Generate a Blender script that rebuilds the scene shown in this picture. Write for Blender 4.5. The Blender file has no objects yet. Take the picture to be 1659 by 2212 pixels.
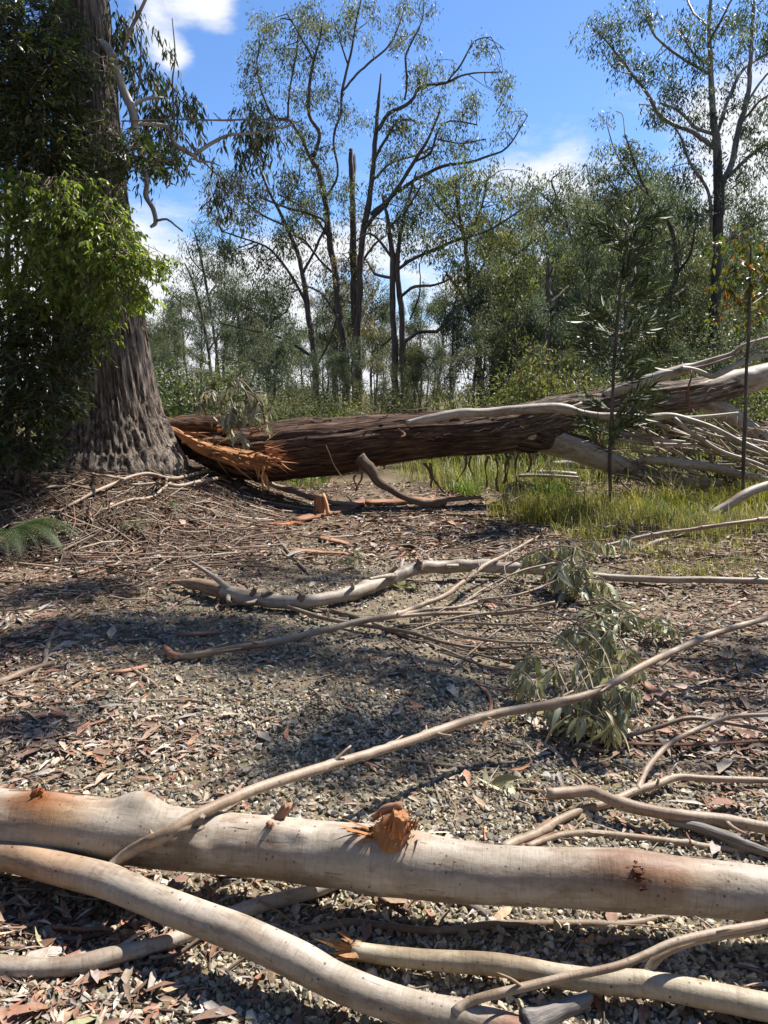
import bpy, bmesh, math, random
import numpy as np
from mathutils import Vector, Matrix

rng = np.random.default_rng(11)
random.seed(5)
S = bpy.context.scene
COL = S.collection

# ---------------------------------------------------------------- camera, sky, sun, exposure
EYE = 1.6
PITCH = math.radians(-8.8)
FPX = 1662.0                     # focal length in pixels of a 1659 x 2212 picture
cam_d = bpy.data.cameras.new('camera')
cam_d.sensor_fit = 'VERTICAL'; cam_d.sensor_height = 34.6; cam_d.lens = 26.0
cam_d.clip_start = 0.05; cam_d.clip_end = 2000
cam = bpy.data.objects.new('camera', cam_d); COL.objects.link(cam)
cam.location = (0, 0, EYE); cam.rotation_euler = (math.pi/2 + PITCH, 0, 0)
S.camera = cam

SUN_EL, SUN_AZ = math.radians(53), math.radians(52)     # azimuth clockwise from +Y
SUNV = np.array([math.cos(SUN_EL)*math.sin(SUN_AZ), math.cos(SUN_EL)*math.cos(SUN_AZ), math.sin(SUN_EL)])
sun_d = bpy.data.lights.new('sun', 'SUN'); sun_d.energy = 5.0; sun_d.angle = math.radians(0.53); sun_d.color = (1.0, 0.955, 0.88)
sun = bpy.data.objects.new('sun', sun_d); COL.objects.link(sun)
sun.rotation_euler = Vector(-SUNV).to_track_quat('-Z', 'Y').to_euler()

W = bpy.data.worlds.new('World'); S.world = W; W.use_nodes = True
nt = W.node_tree; nt.nodes.clear()
def wn(t): return nt.nodes.new(t)
def wl(a, b): nt.links.new(a, b)
sky = wn('ShaderNodeTexSky'); sky.sky_type = 'NISHITA'; sky.sun_disc = False
sky.sun_elevation = SUN_EL; sky.sun_rotation = SUN_AZ
sky.air_density = 1.0; sky.dust_density = 0.3; sky.ozone_density = 2.5
tc = wn('ShaderNodeTexCoord')
sep = wn('ShaderNodeSeparateXYZ'); wl(tc.outputs['Generated'], sep.inputs[0])
mp = wn('ShaderNodeMapping'); mp.inputs['Scale'].default_value = (2.6, 2.6, 7.0); mp.inputs['Location'].default_value = (3.3, 1.2, 0.4)
wl(tc.outputs['Generated'], mp.inputs['Vector'])
n1 = wn('ShaderNodeTexNoise'); n1.inputs['Scale'].default_value = 1.6; n1.inputs['Detail'].default_value = 7; n1.inputs['Roughness'].default_value = 0.6
wl(mp.outputs[0], n1.inputs['Vector'])
low = wn('ShaderNodeMapRange'); low.inputs['From Min'].default_value = 0.02; low.inputs['From Max'].default_value = 0.30
low.inputs['To Min'].default_value = 0.36; low.inputs['To Max'].default_value = -0.02
wl(sep.outputs['Z'], low.inputs['Value'])
add = wn('ShaderNodeMath'); add.operation = 'ADD'; wl(n1.outputs['Fac'], add.inputs[0]); wl(low.outputs[0], add.inputs[1])
def cumulus(prev, px, py, rad, amt, flat=1.0):
    dx = (px-829.5)/FPX; dy = (1106-py)/FPX; d = Vector((dx, math.cos(PITCH)-math.sin(PITCH)*dy, math.sin(PITCH)+math.cos(PITCH)*dy)).normalized()
    sb = wn('ShaderNodeVectorMath'); sb.operation = 'SUBTRACT'; wl(tc.outputs['Generated'], sb.inputs[0]); sb.inputs[1].default_value = d
    sc_ = wn('ShaderNodeVectorMath'); sc_.operation = 'MULTIPLY'; wl(sb.outputs[0], sc_.inputs[0]); sc_.inputs[1].default_value = (1, 1, flat)
    ln = wn('ShaderNodeVectorMath'); ln.operation = 'LENGTH'; wl(sc_.outputs[0], ln.inputs[0])
    mr = wn('ShaderNodeMapRange'); mr.inputs['From Min'].default_value = 0; mr.inputs['From Max'].default_value = rad; mr.inputs['To Min'].default_value = amt; mr.inputs['To Max'].default_value = 0
    wl(ln.outputs['Value'], mr.inputs['Value'])
    ad_ = wn('ShaderNodeMath'); ad_.operation = 'ADD'; wl(prev, ad_.inputs[0]); wl(mr.outputs[0], ad_.inputs[1]); return ad_.outputs[0]
acc = add.outputs[0]
for cl in ((455, 0, .05, .42, 1.3), (375, 130, .035, .34, 1.3), (330, 25, .045, .28, 1), (1230, 380, .26, .07, 2.2), (1650, 300, .12, .30, 1), (330, 720, .2, .3, 1)): acc = cumulus(acc, *cl)
ramp = wn('ShaderNodeMapRange'); ramp.interpolation_type = 'SMOOTHSTEP'
ramp.inputs['From Min'].default_value = 0.56; ramp.inputs['From Max'].default_value = 0.80
wl(acc, ramp.inputs['Value'])
tint = wn('ShaderNodeMix'); tint.data_type = 'RGBA'; tint.blend_type = 'MULTIPLY'; tint.inputs['Factor'].default_value = 1.0
wl(sky.outputs[0], tint.inputs['A']); tint.inputs['B'].default_value = (0.86, 1.10, 1.42, 1)
mix = wn('ShaderNodeMix'); mix.data_type = 'RGBA'; wl(ramp.outputs[0], mix.inputs['Factor'])
wl(tint.outputs['Result'], mix.inputs['A']); mix.inputs['B'].default_value = (7.6, 7.8, 8.1, 1)
bg = wn('ShaderNodeBackground'); bg.inputs['Strength'].default_value = 0.062
wl(mix.outputs['Result'], bg.inputs['Color'])
wo = wn('ShaderNodeOutputWorld'); wl(bg.outputs[0], wo.inputs['Surface'])

S.view_settings.view_transform = 'Standard'; S.view_settings.look = 'None'
S.view_settings.exposure = 1.08; S.view_settings.gamma = 1.0; S.view_settings.use_curve_mapping = False
S.cycles.max_bounces = 6; S.cycles.diffuse_bounces = 3; S.cycles.transmission_bounces = 3; S.cycles.glossy_bounces = 2

# ---------------------------------------------------------------- numeric helpers
def vn(p, seed=0):
    """value noise in [0,1] at points p (n,3)"""
    p = np.asarray(p, float); i = np.floor(p).astype(np.int64); f = p - i; f = f*f*(3-2*f)
    def h(a, b, c):
        n = (a*73856093) ^ (b*19349663) ^ (c*83492791) ^ (seed*2654435)
        n = (n ^ (n >> 13)) * 1274126177 & 0x7fffffff
        n = (n ^ (n >> 16)) * 374761393 & 0x7fffffff
        return ((n >> 7) & 0xffff)/65535.0
    out = 0
    for a in (0, 1):
        for b in (0, 1):
            for c in (0, 1):
                w = (f[:, 0] if a else 1-f[:, 0])*(f[:, 1] if b else 1-f[:, 1])*(f[:, 2] if c else 1-f[:, 2])
                out = out + w*h(i[:, 0]+a, i[:, 1]+b, i[:, 2]+c)
    return out
def fbm(p, o=3, seed=0):
    p = np.asarray(p, float); s = 0; a = .5; t = 0
    for k in range(o):
        s = s + a*vn(p*(2**k), seed+k); t += a; a *= .5
    return s/t

def terr(x, y):
    """height of the ground"""
    x = np.asarray(x, float); y = np.asarray(y, float)
    dx = x + 4.4; dy = y - 10.4
    sx = np.where(dx > 0, 3.05, 5.0); sy = np.where(dy > 0, 5.0, 3.5)
    r2 = (dx/sx)**2 + (dy/sy)**2
    k = 1 - r2; m = 0.5*(k + np.sqrt(k*k + .02)) - 0.005
    h = 0.86*np.clip(m, 0, None)*np.exp(-np.clip(r2-1, 0, 9)*2)
    p = np.stack([x.ravel()*.7, y.ravel()*.7, 0*x.ravel()], 1)
    h = h + (fbm(p, 2, 3).reshape(x.shape)-.5)*.09
    p2 = np.stack([x.ravel()*4, y.ravel()*4, 0*x.ravel()], 1)
    h = h + (vn(p2, 9).reshape(x.shape)-.5)*.02
    rb = np.clip((x-2.2)/2.5, 0, 1)*np.clip((y-5)/4, 0, 1)*.12
    return h + rb
def t1(x, y): return float(terr(np.array([x]), np.array([y]))[0])

cp, sp = math.cos(PITCH), math.sin(PITCH)
def ray(x, y):
    dx = (x-829.5)/FPX; dy = (1106-y)/FPX
    return np.array([dx, cp - sp*dy, sp + cp*dy])
def at(x, y, Y):
    """point of the place seen at (x, y) of the photograph, Y metres in front of the camera"""
    r = ray(x, y); return np.array([0, 0, EYE]) + r*(Y/r[1])
def onground(x, y, h=0.0):
    r = ray(x, y); z = 0.0; p = None
    for _ in range(12):
        t = (z + h - EYE)/min(r[2], -1e-3); t = min(t, 60); p = np.array([0, 0, EYE]) + r*t
        z = .5*z + .5*t1(p[0], p[1])
    p[2] = t1(p[0], p[1]) + h
    return p
def pxm(p):
    """metres per photograph pixel at p"""
    return float((p[1]*cp + (p[2]-EYE)*sp)/FPX)

class MB:
    def __init__(s): s.v = []; s.q = []; s.t = []; s.f = []; s.c = []; s.n = 0
    def add(s, v, q=None, t=None, fib=None, col=None):
        v = np.asarray(v, float).reshape(-1, 3); n = len(v)
        s.v.append(v)
        if q is not None and len(q): s.q.append(np.asarray(q, np.int64).reshape(-1, 4)+s.n)
        if t is not None and len(t): s.t.append(np.asarray(t, np.int64).reshape(-1, 3)+s.n)
        s.f.append(np.asarray(fib, float) if fib is not None else v)
        c = np.ones((n, 4))
        if col is not None: c[:, :3] = col
        s.c.append(c); s.n += n
        return s
    def mesh(s, name, mat, smooth=True):
        me = bpy.data.meshes.new(name)
        v = np.concatenate(s.v) if s.v else np.zeros((0, 3))
        q = np.concatenate(s.q) if s.q else np.zeros((0, 4), np.int64)
        t = np.concatenate(s.t) if s.t else np.zeros((0, 3), np.int64)
        me.vertices.add(len(v)); me.vertices.foreach_set('co', v.ravel())
        nl = q.size + t.size
        me.loops.add(nl); me.loops.foreach_set('vertex_index', np.concatenate([q.ravel(), t.ravel()]).astype(np.int32))
        npoly = len(q) + len(t); me.polygons.add(npoly)
        st = np.concatenate([np.arange(len(q))*4, len(q)*4 + np.arange(len(t))*3]).astype(np.int32)
        me.polygons.foreach_set('loop_start', st)
        me.polygons.foreach_set('use_smooth', np.full(npoly, smooth))
        a = me.attributes.new('fib', 'FLOAT_VECTOR', 'POINT'); a.data.foreach_set('vector', np.concatenate(s.f).ravel())
        a = me.attributes.new('col', 'FLOAT_COLOR', 'POINT'); a.data.foreach_set('color', np.concatenate(s.c).ravel())
        me.update(calc_edges=True); me.validate()
        me.materials.append(mat)
        return me
    def build(s, name, mat, parent=None, smooth=True, origin=None):
        if origin is not None:
            o3 = np.asarray(origin, float); s.v = [x - o3 for x in s.v]
        o = bpy.data.objects.new(name, s.mesh(name, mat, smooth)); COL.objects.link(o)
        if parent is not None: o.parent = parent
        if origin is not None: o.location = origin
        return o

def tag(o, label=None, cat=None, group=None, kind=None):
    if label: o['label'] = label
    if cat: o['category'] = cat
    if group: o['group'] = group
    if kind: o['kind'] = kind
    return o
def empty(name, label, cat, group=None):
    o = bpy.data.objects.new(name, None); COL.objects.link(o); o.empty_display_size = .2
    return tag(o, label, cat, group)

def resample(pts, rad, step):
    P_ = np.asarray(pts, float); R_ = np.asarray(rad, float)
    if len(P_) == 2:
        P_ = np.array([P_[0], (P_[0]+P_[1])/2, P_[1]]); R_ = np.array([R_[0], R_.mean(), R_[1]])
    ext = np.vstack([2*P_[0]-P_[1], P_, 2*P_[-1]-P_[-2]])
    out = []; ro = []
    for i in range(len(P_)-1):
        a, b, c, d = ext[i], ext[i+1], ext[i+2], ext[i+3]
        n = max(1, int(np.ceil(np.linalg.norm(c-b)/step)))
        u = np.linspace(0, 1, n, endpoint=False)[:, None]
        out.append(.5*((2*b)+(-a+c)*u+(2*a-5*b+4*c-d)*u**2+(-a+3*b-3*c+d)*u**3))
        ro.append(R_[i]+(R_[i+1]-R_[i])*u[:, 0])
    out.append(P_[-1:]); ro.append(R_[-1:])
    return np.vstack(out), np.concatenate(ro)
def frames(C):
    T = np.gradient(C, axis=0); T /= np.linalg.norm(T, axis=1, keepdims=True)+1e-12
    up = np.array([0, 0, 1.0]) if abs(T[0, 2]) < .9 else np.array([0, 1.0, 0])
    n = np.cross(T[0], up); n /= np.linalg.norm(n); N = [n]
    for i in range(1, len(C)):
        n = n - T[i]*np.dot(n, T[i]); n /= np.linalg.norm(n)+1e-12; N.append(n)
    N = np.array(N); return T, N, np.cross(T, N)
def tube(mb, pts, rad, seg=8, step=.1, lump=0.0, lscale=4.0, disp=None, col=None, torn0=0, torn1=0, colf=None, seed=0, wob=0.0, bumps=()):
    C, R = resample(pts, rad, step)
    if wob:
        q = C*1.0
        C = C + wob*np.stack([vn(q*3.1+7, seed)-.5, vn(q*3.1+31, seed+1)-.5, vn(q*3.1+57, seed+2)-.5], 1)*R[:, None]*2
    n = len(C); T, N, B = frames(C)
    a = np.linspace(0, 2*math.pi, seg, endpoint=False)
    L = np.concatenate([[0], np.cumsum(np.linalg.norm(np.diff(C, axis=0), axis=1))])
    ca, sa = np.cos(a), np.sin(a)
    rr = np.repeat(R[:, None], seg, 1)
    fib = np.stack([rr*ca, rr*sa, np.repeat(L[:, None], seg, 1)], 2).reshape(-1, 3)
    if lump: rr = rr*(1+lump*(fbm(fib*lscale+seed*3.7, 2, seed).reshape(n, seg)-.5)*2)
    if disp is not None: rr = rr + disp(np.repeat(a[None], n, 0), np.repeat(L[:, None], seg, 1), np.repeat(R[:, None], seg, 1))
    V = C[:, None]+N[:, None]*(rr*ca)[:, :, None]+B[:, None]*(rr*sa)[:, :, None]
    for bp, br, bh in bumps:
        dv = np.linalg.norm((V-bp)*np.array([.62, 1, 1]), axis=2); nv = V-C[:, None]; nv /= np.linalg.norm(nv, axis=2, keepdims=True); V = V+nv*(bh*np.exp(-(dv/br)**2.6))[:, :, None]
    if torn0: V[0] -= T[0]*(rng.random(seg)*torn0*R[0])[:, None]
    if torn1: V[-1] += T[-1]*(rng.random(seg)*torn1*R[-1])[:, None]
    V = V.reshape(-1, 3)
    i = np.arange(n-1)[:, None]*seg; j = np.arange(seg)[None]; k = (j+1) % seg
    Q = np.stack([i+j, i+k, i+seg+k, i+seg+j], 2).reshape(-1, 4)
    V2 = np.vstack([V, C[0]-T[0]*R[0]*.25, C[-1]+T[-1]*R[-1]*.25])
    jj = np.arange(seg); kk = (jj+1) % seg
    Tt = np.vstack([np.stack([kk, jj, np.full(seg, n*seg)], 1), np.stack([(n-1)*seg+jj, (n-1)*seg+kk, np.full(seg, n*seg+1)], 1)])
    fib = np.vstack([fib, [[0, 0, 0]], [[0, 0, L[-1]]]])
    c = col if colf is None else colf(V2)
    mb.add(V2, Q, Tt, fib, c)
    return C, R

def leafs(mb, P_, D, N, L, Wd, C, fine=False, bend=.15):
    """leaf blades: base P_, axis D, face normal N, length L, width Wd, colour C"""
    n = len(P_)
    if n == 0: return
    D = D/(np.linalg.norm(D, axis=1, keepdims=True)+1e-9)
    Sd = np.cross(D, N); Sd /= np.linalg.norm(Sd, axis=1, keepdims=True)+1e-9
    N = np.cross(Sd, D); L = np.broadcast_to(L, n)[:, None]; Wd = np.broadcast_to(Wd, n)[:, None]
    if not fine:
        m = P_+D*L*.45+N*L*bend
        V = np.stack([P_, m+Sd*Wd*.5, P_+D*L, m-Sd*Wd*.5], 1).reshape(-1, 3)
        b = np.arange(n)[:, None]*4
        T_ = np.concatenate([b+np.array([[0, 1, 2]]), b+np.array([[0, 2, 3]])])
        mb.add(V, None, T_, None, np.repeat(C, 4, 0))
    else:
        m1 = P_+D*L*.28+N*L*bend*.8; m2 = P_+D*L*.66+N*L*bend*.7; fold = N*Wd*.18
        V = np.stack([P_, m1+Sd*Wd*.5+fold, m1-Sd*Wd*.5+fold, m2+Sd*Wd*.36+fold, m2-Sd*Wd*.36+fold, P_+D*L, m1, m2], 1).reshape(-1, 3)
        b = np.arange(n)[:, None]*8
        T_ = np.concatenate([b+np.array([x]) for x in ((0, 1, 6), (0, 6, 2), (3, 5, 7), (7, 5, 4))])
        Q_ = np.concatenate([b+np.array([x]) for x in ((1, 3, 7, 6), (6, 7, 4, 2))])
        mb.add(V, Q_, T_, None, np.repeat(C, 8, 0))
def unit(n, r=rng):
    v = r.normal(size=(n, 3)); return v/np.linalg.norm(v, axis=1, keepdims=True)
def pick(cols, n, jit=.15, r=rng):
    c = np.array(cols)[r.integers(0, len(cols), n)]
    return np.clip(c*(1+jit*r.normal(size=(n, 1)))+.01*r.normal(size=(n, 3))*c, .004, 1)

# ---------------------------------------------------------------- materials
def newmat(name):
    m = bpy.data.materials.new(name); m.use_nodes = True; t = m.node_tree; t.nodes.clear()
    out = t.nodes.new('ShaderNodeOutputMaterial'); b = t.nodes.new('ShaderNodeBsdfPrincipled'); t.links.new(b.outputs[0], out.inputs['Surface'])
    def N(ty, **k):
        n = t.nodes.new(ty)
        for a, v in k.items():
            if a in n.inputs: n.inputs[a].default_value = v
            else: setattr(n, a, v)
        return n
    return m, t, b, out, N, t.links.new
def attr(N, name): n = N('ShaderNodeAttribute'); n.attribute_name = name; return n
def noise(N, Lk, vec, scale, sc3=None, detail=4, rough=.55):
    if sc3 is not None:
        mp_ = N('ShaderNodeMapping'); mp_.inputs['Scale'].default_value = sc3; Lk(vec, mp_.inputs['Vector']); vec = mp_.outputs[0]
    n = N('ShaderNodeTexNoise'); n.inputs['Scale'].default_value = scale; n.inputs['Detail'].default_value = detail; n.inputs['Roughness'].default_value = rough
    Lk(vec, n.inputs['Vector']); return n.outputs['Fac']
def cramp(N, Lk, fac, stops):
    r = N('ShaderNodeValToRGB'); e = r.color_ramp.elements
    while len(e) < len(stops): e.new(.5)
    for x, (p_, c_) in zip(e, stops): x.position = p_; x.color = (*c_, 1)
    Lk(fac, r.inputs[0]); return r.outputs[0]
def mixc(N, Lk, a, b, fac, mode='MIX'):
    m = N('ShaderNodeMix'); m.data_type = 'RGBA'; m.blend_type = mode
    for s_, v in (('A', a), ('B', b)):
        if isinstance(v, tuple): m.inputs[s_].default_value = (*v, 1)
        else: Lk(v, m.inputs[s_])
    if isinstance(fac, (int, float)): m.inputs['Factor'].default_value = fac
    else: Lk(fac, m.inputs['Factor'])
    return m.outputs['Result']
def bump(N, Lk, b, h, s, d):
    n = N('ShaderNodeBump'); n.inputs['Strength'].default_value = s; n.inputs['Distance'].default_value = d
    Lk(h, n.inputs['Height']); Lk(n.outputs[0], b.inputs['Normal'])

def smooth_gum(name, stops, spots=True):
    m, t, b, out, N, Lk = newmat(name); f = attr(N, 'fib').outputs['Vector']; c = attr(N, 'col').outputs['Color']
    big = noise(N, Lk, f, 9, (1, 1, .45), 4)
    col = cramp(N, Lk, big, stops)
    lng = noise(N, Lk, f, 1, (9, 9, 3.2), 4, .65)
    col = mixc(N, Lk, col, cramp(N, Lk, lng, [(.38, (.66, .57, .49)), (.455, (.80, .74, .68)), (.475, (.97, .95, .92)), (.60, (1.0, 1.0, 1.0)), (.62, (1.12, 1.12, 1.12))]), .85, 'MULTIPLY')
    ring = noise(N, Lk, f, 1, (15, 15, 110), 5, .75)
    col = mixc(N, Lk, col, cramp(N, Lk, ring, [(.34, (.66, .62, .57)), (.46, (.96, .95, .93)), (.6, (1.05, 1.05, 1.05))]), .62, 'MULTIPLY')
    mot = noise(N, Lk, f, 26, (1, 1, .5), 5, .65)
    col = mixc(N, Lk, col, cramp(N, Lk, mot, [(.30, (.60, .54, .47)), (.40, (.86, .82, .78)), (.44, (1, .99, .97)), (.62, (1, 1, 1)), (.66, (1.14, 1.13, 1.12))]), .7, 'MULTIPLY')
    crk = noise(N, Lk, f, 1, (95, 95, 7), 3, .6)
    col = mixc(N, Lk, col, cramp(N, Lk, crk, [(.285, (.35, .28, .23)), (.335, (1, 1, 1))]), .8, 'MULTIPLY')
    st = noise(N, Lk, f, 1, (70, 70, 5), 3)
    col = mixc(N, Lk, col, cramp(N, Lk, st, [(.35, (.78, .76, .74)), (.6, (1, 1, 1))]), .45, 'MULTIPLY')
    if spots:
        v = N('ShaderNodeTexVoronoi'); v.inputs['Scale'].default_value = 34; Lk(f, v.inputs['Vector'])
        sp_ = N('ShaderNodeMapRange'); sp_.inputs['From Min'].default_value = .10; sp_.inputs['From Max'].default_value = .16; Lk(v.outputs['Distance'], sp_.inputs['Value'])
        sel = N('ShaderNodeMapRange'); sel.inputs['From Min'].default_value = .47; sel.inputs['From Max'].default_value = .50; Lk(noise(N, Lk, f, 13, None, 2), sel.inputs['Value'])
        mm = N('ShaderNodeMath'); mm.operation = 'SUBTRACT'; mm.inputs[0].default_value = 1; Lk(sp_.outputs[0], mm.inputs[1])
        m3 = N('ShaderNodeMath'); m3.operation = 'MULTIPLY'; Lk(mm.outputs[0], m3.inputs[0]); Lk(sel.outputs[0], m3.inputs[1])
        col = mixc(N, Lk, col, (.10, .07, .05), m3.outputs[0])
    col = mixc(N, Lk, col, c, 1.0, 'MULTIPLY')
    Lk(col, b.inputs['Base Color']); b.inputs['Roughness'].default_value = .55; b.inputs['Specular IOR Level'].default_value = .35
    hh = N('ShaderNodeMath'); hh.operation = 'MULTIPLY_ADD'; Lk(ring, hh.inputs[0]); hh.inputs[1].default_value = .5; Lk(mot, hh.inputs[2]); bump(N, Lk, b, hh.outputs[0], .45, .006)
    return m
def fibre_bark(name, stops, sc=(26, 26, 1.6), dist=.02, strength=.8, rough=.9):
    m, t, b, out, N, Lk = newmat(name); f = attr(N, 'fib').outputs['Vector']; c = attr(N, 'col').outputs['Color']
    a1 = noise(N, Lk, f, 1, sc, 6, .62)
    a2 = noise(N, Lk, f, 1, (sc[0]*3.2, sc[1]*3.2, sc[2]*2.2), 3)
    ad = N('ShaderNodeMath'); ad.operation = 'MULTIPLY_ADD'; Lk(a2, ad.inputs[0]); ad.inputs[1].default_value = .45; Lk(a1, ad.inputs[2])
    col = cramp(N, Lk, ad.outputs[0], stops)
    pat = noise(N, Lk, f, 2.3, None, 3)
    col = mixc(N, Lk, col, cramp(N, Lk, pat, [(.3, (.70, .64, .60)), (.65, (1.12, 1.1, 1.1))]), .8, 'MULTIPLY')
    col = mixc(N, Lk, col, c, 1.0, 'MULTIPLY')
    Lk(col, b.inputs['Base Color']); b.inputs['Roughness'].default_value = rough; b.inputs['Specular IOR Level'].default_value = .2
    bump(N, Lk, b, ad.outputs[0], strength, dist)
    return m
def leaf_mat(name, rough=.42, trans=.3, spec=.5, tt=(1.35, 1.5, .7)):
    m, t, b, out, N, Lk = newmat(name); c = attr(N, 'col').outputs['Color']
    Lk(c, b.inputs['Base Color']); b.inputs['Roughness'].default_value = rough; b.inputs['Specular IOR Level'].default_value = spec
    tr = N('ShaderNodeBsdfTranslucent')
    tcol = mixc(N, Lk, c, tt, 1.0, 'MULTIPLY'); Lk(tcol, tr.inputs['Color'])
    ms = N('ShaderNodeMixShader'); ms.inputs[0].default_value = trans; Lk(b.outputs[0], ms.inputs[1]); Lk(tr.outputs[0], ms.inputs[2])
    Lk(ms.outputs[0], out.inputs['Surface']); return m
def litter_mat(name, rough=.75):
    m, t, b, out, N, Lk = newmat(name); c = attr(N, 'col').outputs['Color']
    g = N('ShaderNodeNewGeometry'); v = noise(N, Lk, g.outputs['Position'], 70, None, 3)
    Lk(mixc(N, Lk, c, cramp(N, Lk, v, [(.3, (.72, .70, .68)), (.7, (1.15, 1.15, 1.15))]), 1.0, 'MULTIPLY'), b.inputs['Base Color'])
    b.inputs['Roughness'].default_value = rough; b.inputs['Specular IOR Level'].default_value = .3; return m

M_GUM = smooth_gum('smooth_pale_gum_bark', [(.25, (.22, .18, .14)), (.42, (.33, .285, .232)), (.58, (.42, .37, .315)), (.75, (.37, .325, .29))])
M_GUM2 = smooth_gum('smooth_tan_bark', [(.25, (.20, .145, .10)), (.45, (.31, .235, .17)), (.7, (.39, .325, .26))])
M_TWIG = smooth_gum('dull_twig_bark', [(.3, (.13, .095, .07)), (.5, (.22, .165, .12)), (.7, (.33, .26, .20))], False)
M_GREYW = fibre_bark('grey_dead_wood', [(.35, (.03, .028, .027)), (.6, (.12, .11, .10)), (.85, (.26, .24, .22))], (60, 60, 6), .006)
M_TRUNK = fibre_bark('grey_stringybark', [(.52, (.022, .016, .012)), (.64, (.085, .066, .052)), (.76, (.20, .165, .135)), (.92, (.33, .285, .24))], (34, 34, 2.2), .03, 1.0)
M_LOG = fibre_bark('red_brown_stringybark', [(.50, (.010, .007, .006)), (.66, (.044, .029, .022)), (.80, (.115, .074, .053)), (.95, (.24, .175, .13))], (34, 34, 2.0), .03, 1.0)
M_STRIP = fibre_bark('peeled_bark', [(.4, (.06, .03, .02)), (.62, (.20, .10, .06)), (.85, (.36, .21, .14))], (90, 90, 4), .003, .5)
M_WOOD = fibre_bark('fresh_split_wood', [(.35, (.26, .10, .035)), (.55, (.50, .235, .095)), (.8, (.66, .38, .19))], (120, 120, 4), .005, .6, .7)
M_DARKTR = fibre_bark('dark_rough_bark', [(.4, (.02, .016, .014)), (.6, (.075, .06, .05)), (.85, (.16, .135, .118))], (22, 22, 2.5), .02, .6)
M_PALETR = smooth_gum('blue_grey_gum_bark', [(.3, (.15, .125, .11)), (.5, (.26, .225, .20)), (.7, (.34, .30, .27))], False)
M_LEAFT = leaf_mat('gum_leaf', .48, .40, .38, (1.25, 1.32, .8))
M_LEAFG = leaf_mat('glossy_leaf', .36, .36, .45)
M_LEAFB = leaf_mat('sun_toned_leaf', .34, .55, .5, (1.3, 1.35, .6))  # for the bright tree, whose leaf colours carry painted sunlight
M_LEAFD = leaf_mat('drying_leaf', .5, .18, .4, (1.15, 1.15, .75))
M_GRASS = leaf_mat('grass_blade', .5, .35, .3)
M_LITTER = litter_mat('dry_leaf_litter')
def stone_mat():
    m, t, b, out, N, Lk = newmat('gravel_stone'); c = attr(N, 'col').outputs['Color']
    g = N('ShaderNodeNewGeometry'); v = noise(N, Lk, g.outputs['Position'], 160, None, 3)
    Lk(mixc(N, Lk, c, cramp(N, Lk, v, [(.3, (.7, .7, .7)), (.7, (1.2, 1.18, 1.12))]), 1.0, 'MULTIPLY'), b.inputs['Base Color'])
    b.inputs['Roughness'].default_value = .85; b.inputs['Specular IOR Level'].default_value = .25
    bump(N, Lk, b, v, .3, .003); return m
M_STONE = stone_mat()
def ground_mat():
    m, t, b, out, N, Lk = newmat('sandy_forest_floor'); g = N('ShaderNodeNewGeometry'); p = g.outputs['Position']
    c = attr(N, 'col').outputs['Color']
    a1 = noise(N, Lk, p, 1.3, None, 5); a2 = noise(N, Lk, p, 38, None, 5, .7)
    v = N('ShaderNodeTexVoronoi'); v.inputs['Scale'].default_value = 62; Lk(p, v.inputs['Vector'])
    sand = cramp(N, Lk, a1, [(.3, (.17, .135, .10)), (.5, (.27, .225, .165)), (.7, (.36, .31, .235))])
    peb = mixc(N, Lk, sand, v.outputs['Color'], .16, 'OVERLAY')
    col = mixc(N, Lk, peb, cramp(N, Lk, a2, [(.3, (.45, .42, .40)), (.5, (.9, .88, .86)), (.7, (1.25, 1.2, 1.12))]), .85, 'MULTIPLY')
    col = mixc(N, Lk, col, c, 1.0, 'MULTIPLY')
    Lk(col, b.inputs['Base Color']); b.inputs['Roughness'].default_value = .95; b.inputs['Specular IOR Level'].default_value = .15
    h = N('ShaderNodeMath'); h.operation = 'MULTIPLY_ADD'; Lk(v.outputs['Distance'], h.inputs[0]); h.inputs[1].default_value = -.8; Lk(a2, h.inputs[2])
    bump(N, Lk, b, h.outputs[0], .7, .012); return m
M_GROUND = ground_mat()

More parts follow.
